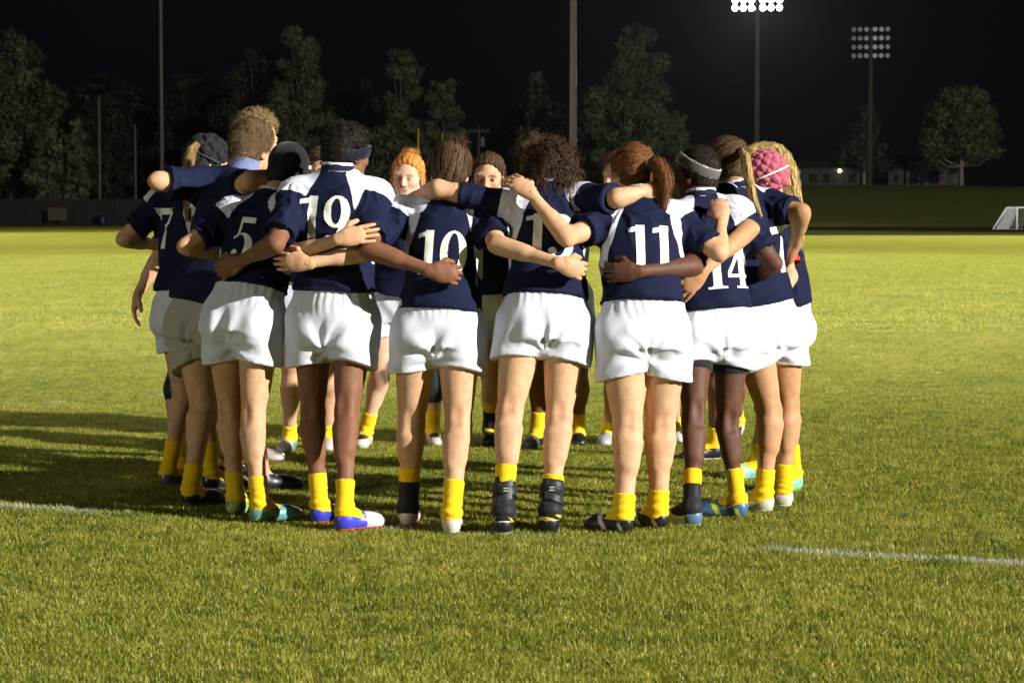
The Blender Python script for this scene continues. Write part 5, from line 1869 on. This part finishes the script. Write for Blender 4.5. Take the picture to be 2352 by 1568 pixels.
def grass_patch(n, size, hmin, hmax, wd, seed):
    r = np.random.default_rng(seed)
    p = np.stack([r.uniform(-size / 2, size / 2, n), r.uniform(-size / 2, size / 2, n), np.zeros(n)], 1)
    cl = SNoise(seed, 14, 8)(p)
    L = r.uniform(hmin, hmax, n) * np.clip(1 + .22 * cl, .5, 1.5)
    az = r.uniform(0, 6.283, n)
    ln = r.uniform(.2, 1.15, n)
    d = np.stack([np.cos(az), np.sin(az), np.zeros(n)], 1)
    sd = np.stack([-np.sin(az + r.normal(0, .8, n)), np.cos(az), np.zeros(n)], 1)
    w = (wd * r.uniform(.6, 1.4, n))[:, None]
    m = p + (d * (ln * .35)[:, None] + V(0, 0, 1)) * (L * .55)[:, None]
    t = m + (d * (ln * 1.1)[:, None] + V(0, 0, 1) * (1 - .55 * ln)[:, None]) * (L * .5)[:, None]
    A = np.stack([p - sd * w / 2, p + sd * w / 2, m + sd * w * .42, m - sd * w * .42, t + sd * w * .06, t - sd * w * .06], 1).reshape(-1, 3)
    b = np.arange(n) * 6
    q = np.concatenate([np.stack([b, b + 1, b + 2, b + 3], 1), np.stack([b + 3, b + 2, b + 4, b + 5], 1)])
    rnd = np.repeat(r.uniform(0, 1, n), 6)
    tip = np.tile(np.array([0, 0, .6, .6, 1, 1.]), n)
    return A, q, rnd, tip

def grass_object(name, n, size, hm, hx, wd, seed, x0, x1, y0, y1, label):
    A, q, rnd, tip = grass_patch(n, size, hm, hx, wd, seed)
    o = add_obj(name, build_mesh(name, A, q, False, {'rnd': rnd, 'tip': tip}), GRASS, kind='stuff', label=label)
    ng = bpy.data.node_groups.new('scatter_' + name, 'GeometryNodeTree')
    ng.interface.new_socket(name='Geometry', in_out='INPUT', socket_type='NodeSocketGeometry')
    ng.interface.new_socket(name='Geometry', in_out='OUTPUT', socket_type='NodeSocketGeometry')
    gi, go = ng.nodes.new('NodeGroupInput'), ng.nodes.new('NodeGroupOutput')
    gr = ng.nodes.new('GeometryNodeMeshGrid')
    nx, ny = int(round((x1 - x0) / size)), int(round((y1 - y0) / size))
    gr.inputs['Size X'].default_value = (nx - 1) * size
    gr.inputs['Size Y'].default_value = (ny - 1) * size
    gr.inputs['Vertices X'].default_value = nx
    gr.inputs['Vertices Y'].default_value = ny
    tf = ng.nodes.new('GeometryNodeTransform')
    tf.inputs['Translation'].default_value = ((x0 + x1) / 2, (y0 + y1) / 2, .002)
    ip = ng.nodes.new('GeometryNodeInstanceOnPoints')
    rv = ng.nodes.new('FunctionNodeRandomValue')
    rv.data_type = 'INT'
    rv.inputs[4].default_value = 0
    rv.inputs[5].default_value = 3
    rv.inputs[8].default_value = seed
    mu = ng.nodes.new('ShaderNodeMath')
    mu.operation = 'MULTIPLY'
    mu.inputs[1].default_value = math.pi / 2
    cx = ng.nodes.new('ShaderNodeCombineXYZ')
    rs = ng.nodes.new('FunctionNodeRandomValue')
    rs.data_type = 'FLOAT'
    rs.inputs[2].default_value = .85
    rs.inputs[3].default_value = 1.12
    rs.inputs[8].default_value = seed + 3
    sx = ng.nodes.new('ShaderNodeCombineXYZ')
    sx.inputs[0].default_value = 1.03
    sx.inputs[1].default_value = 1.03
    L_ = ng.links.new
    L_(gr.outputs['Mesh'], tf.inputs['Geometry'])
    L_(tf.outputs['Geometry'], ip.inputs['Points'])
    L_(gi.outputs[0], ip.inputs['Instance'])
    L_(rv.outputs[2], mu.inputs[0])
    L_(mu.outputs[0], cx.inputs[2])
    L_(cx.outputs[0], ip.inputs['Rotation'])
    L_(rs.outputs[1], sx.inputs[2])
    L_(sx.outputs[0], ip.inputs['Scale'])
    L_(ip.outputs[0], go.inputs[0])
    md = o.modifiers.new('scatter', 'NODES')
    md.node_group = ng
    return o
GRASS = grass_mat()
grass_object('grass', 19000, 1.0, .008, .026, .0027, 3, -9, 9, 4, 26, 'short field grass in the foreground and round the ring of people')
grass_object('grass', 7000, 1.5, .012, .030, .0065, 4, -21, 21, 26, 71, 'short field grass of the midfield')
print('script', round(time.time() - T0, 1), 's')
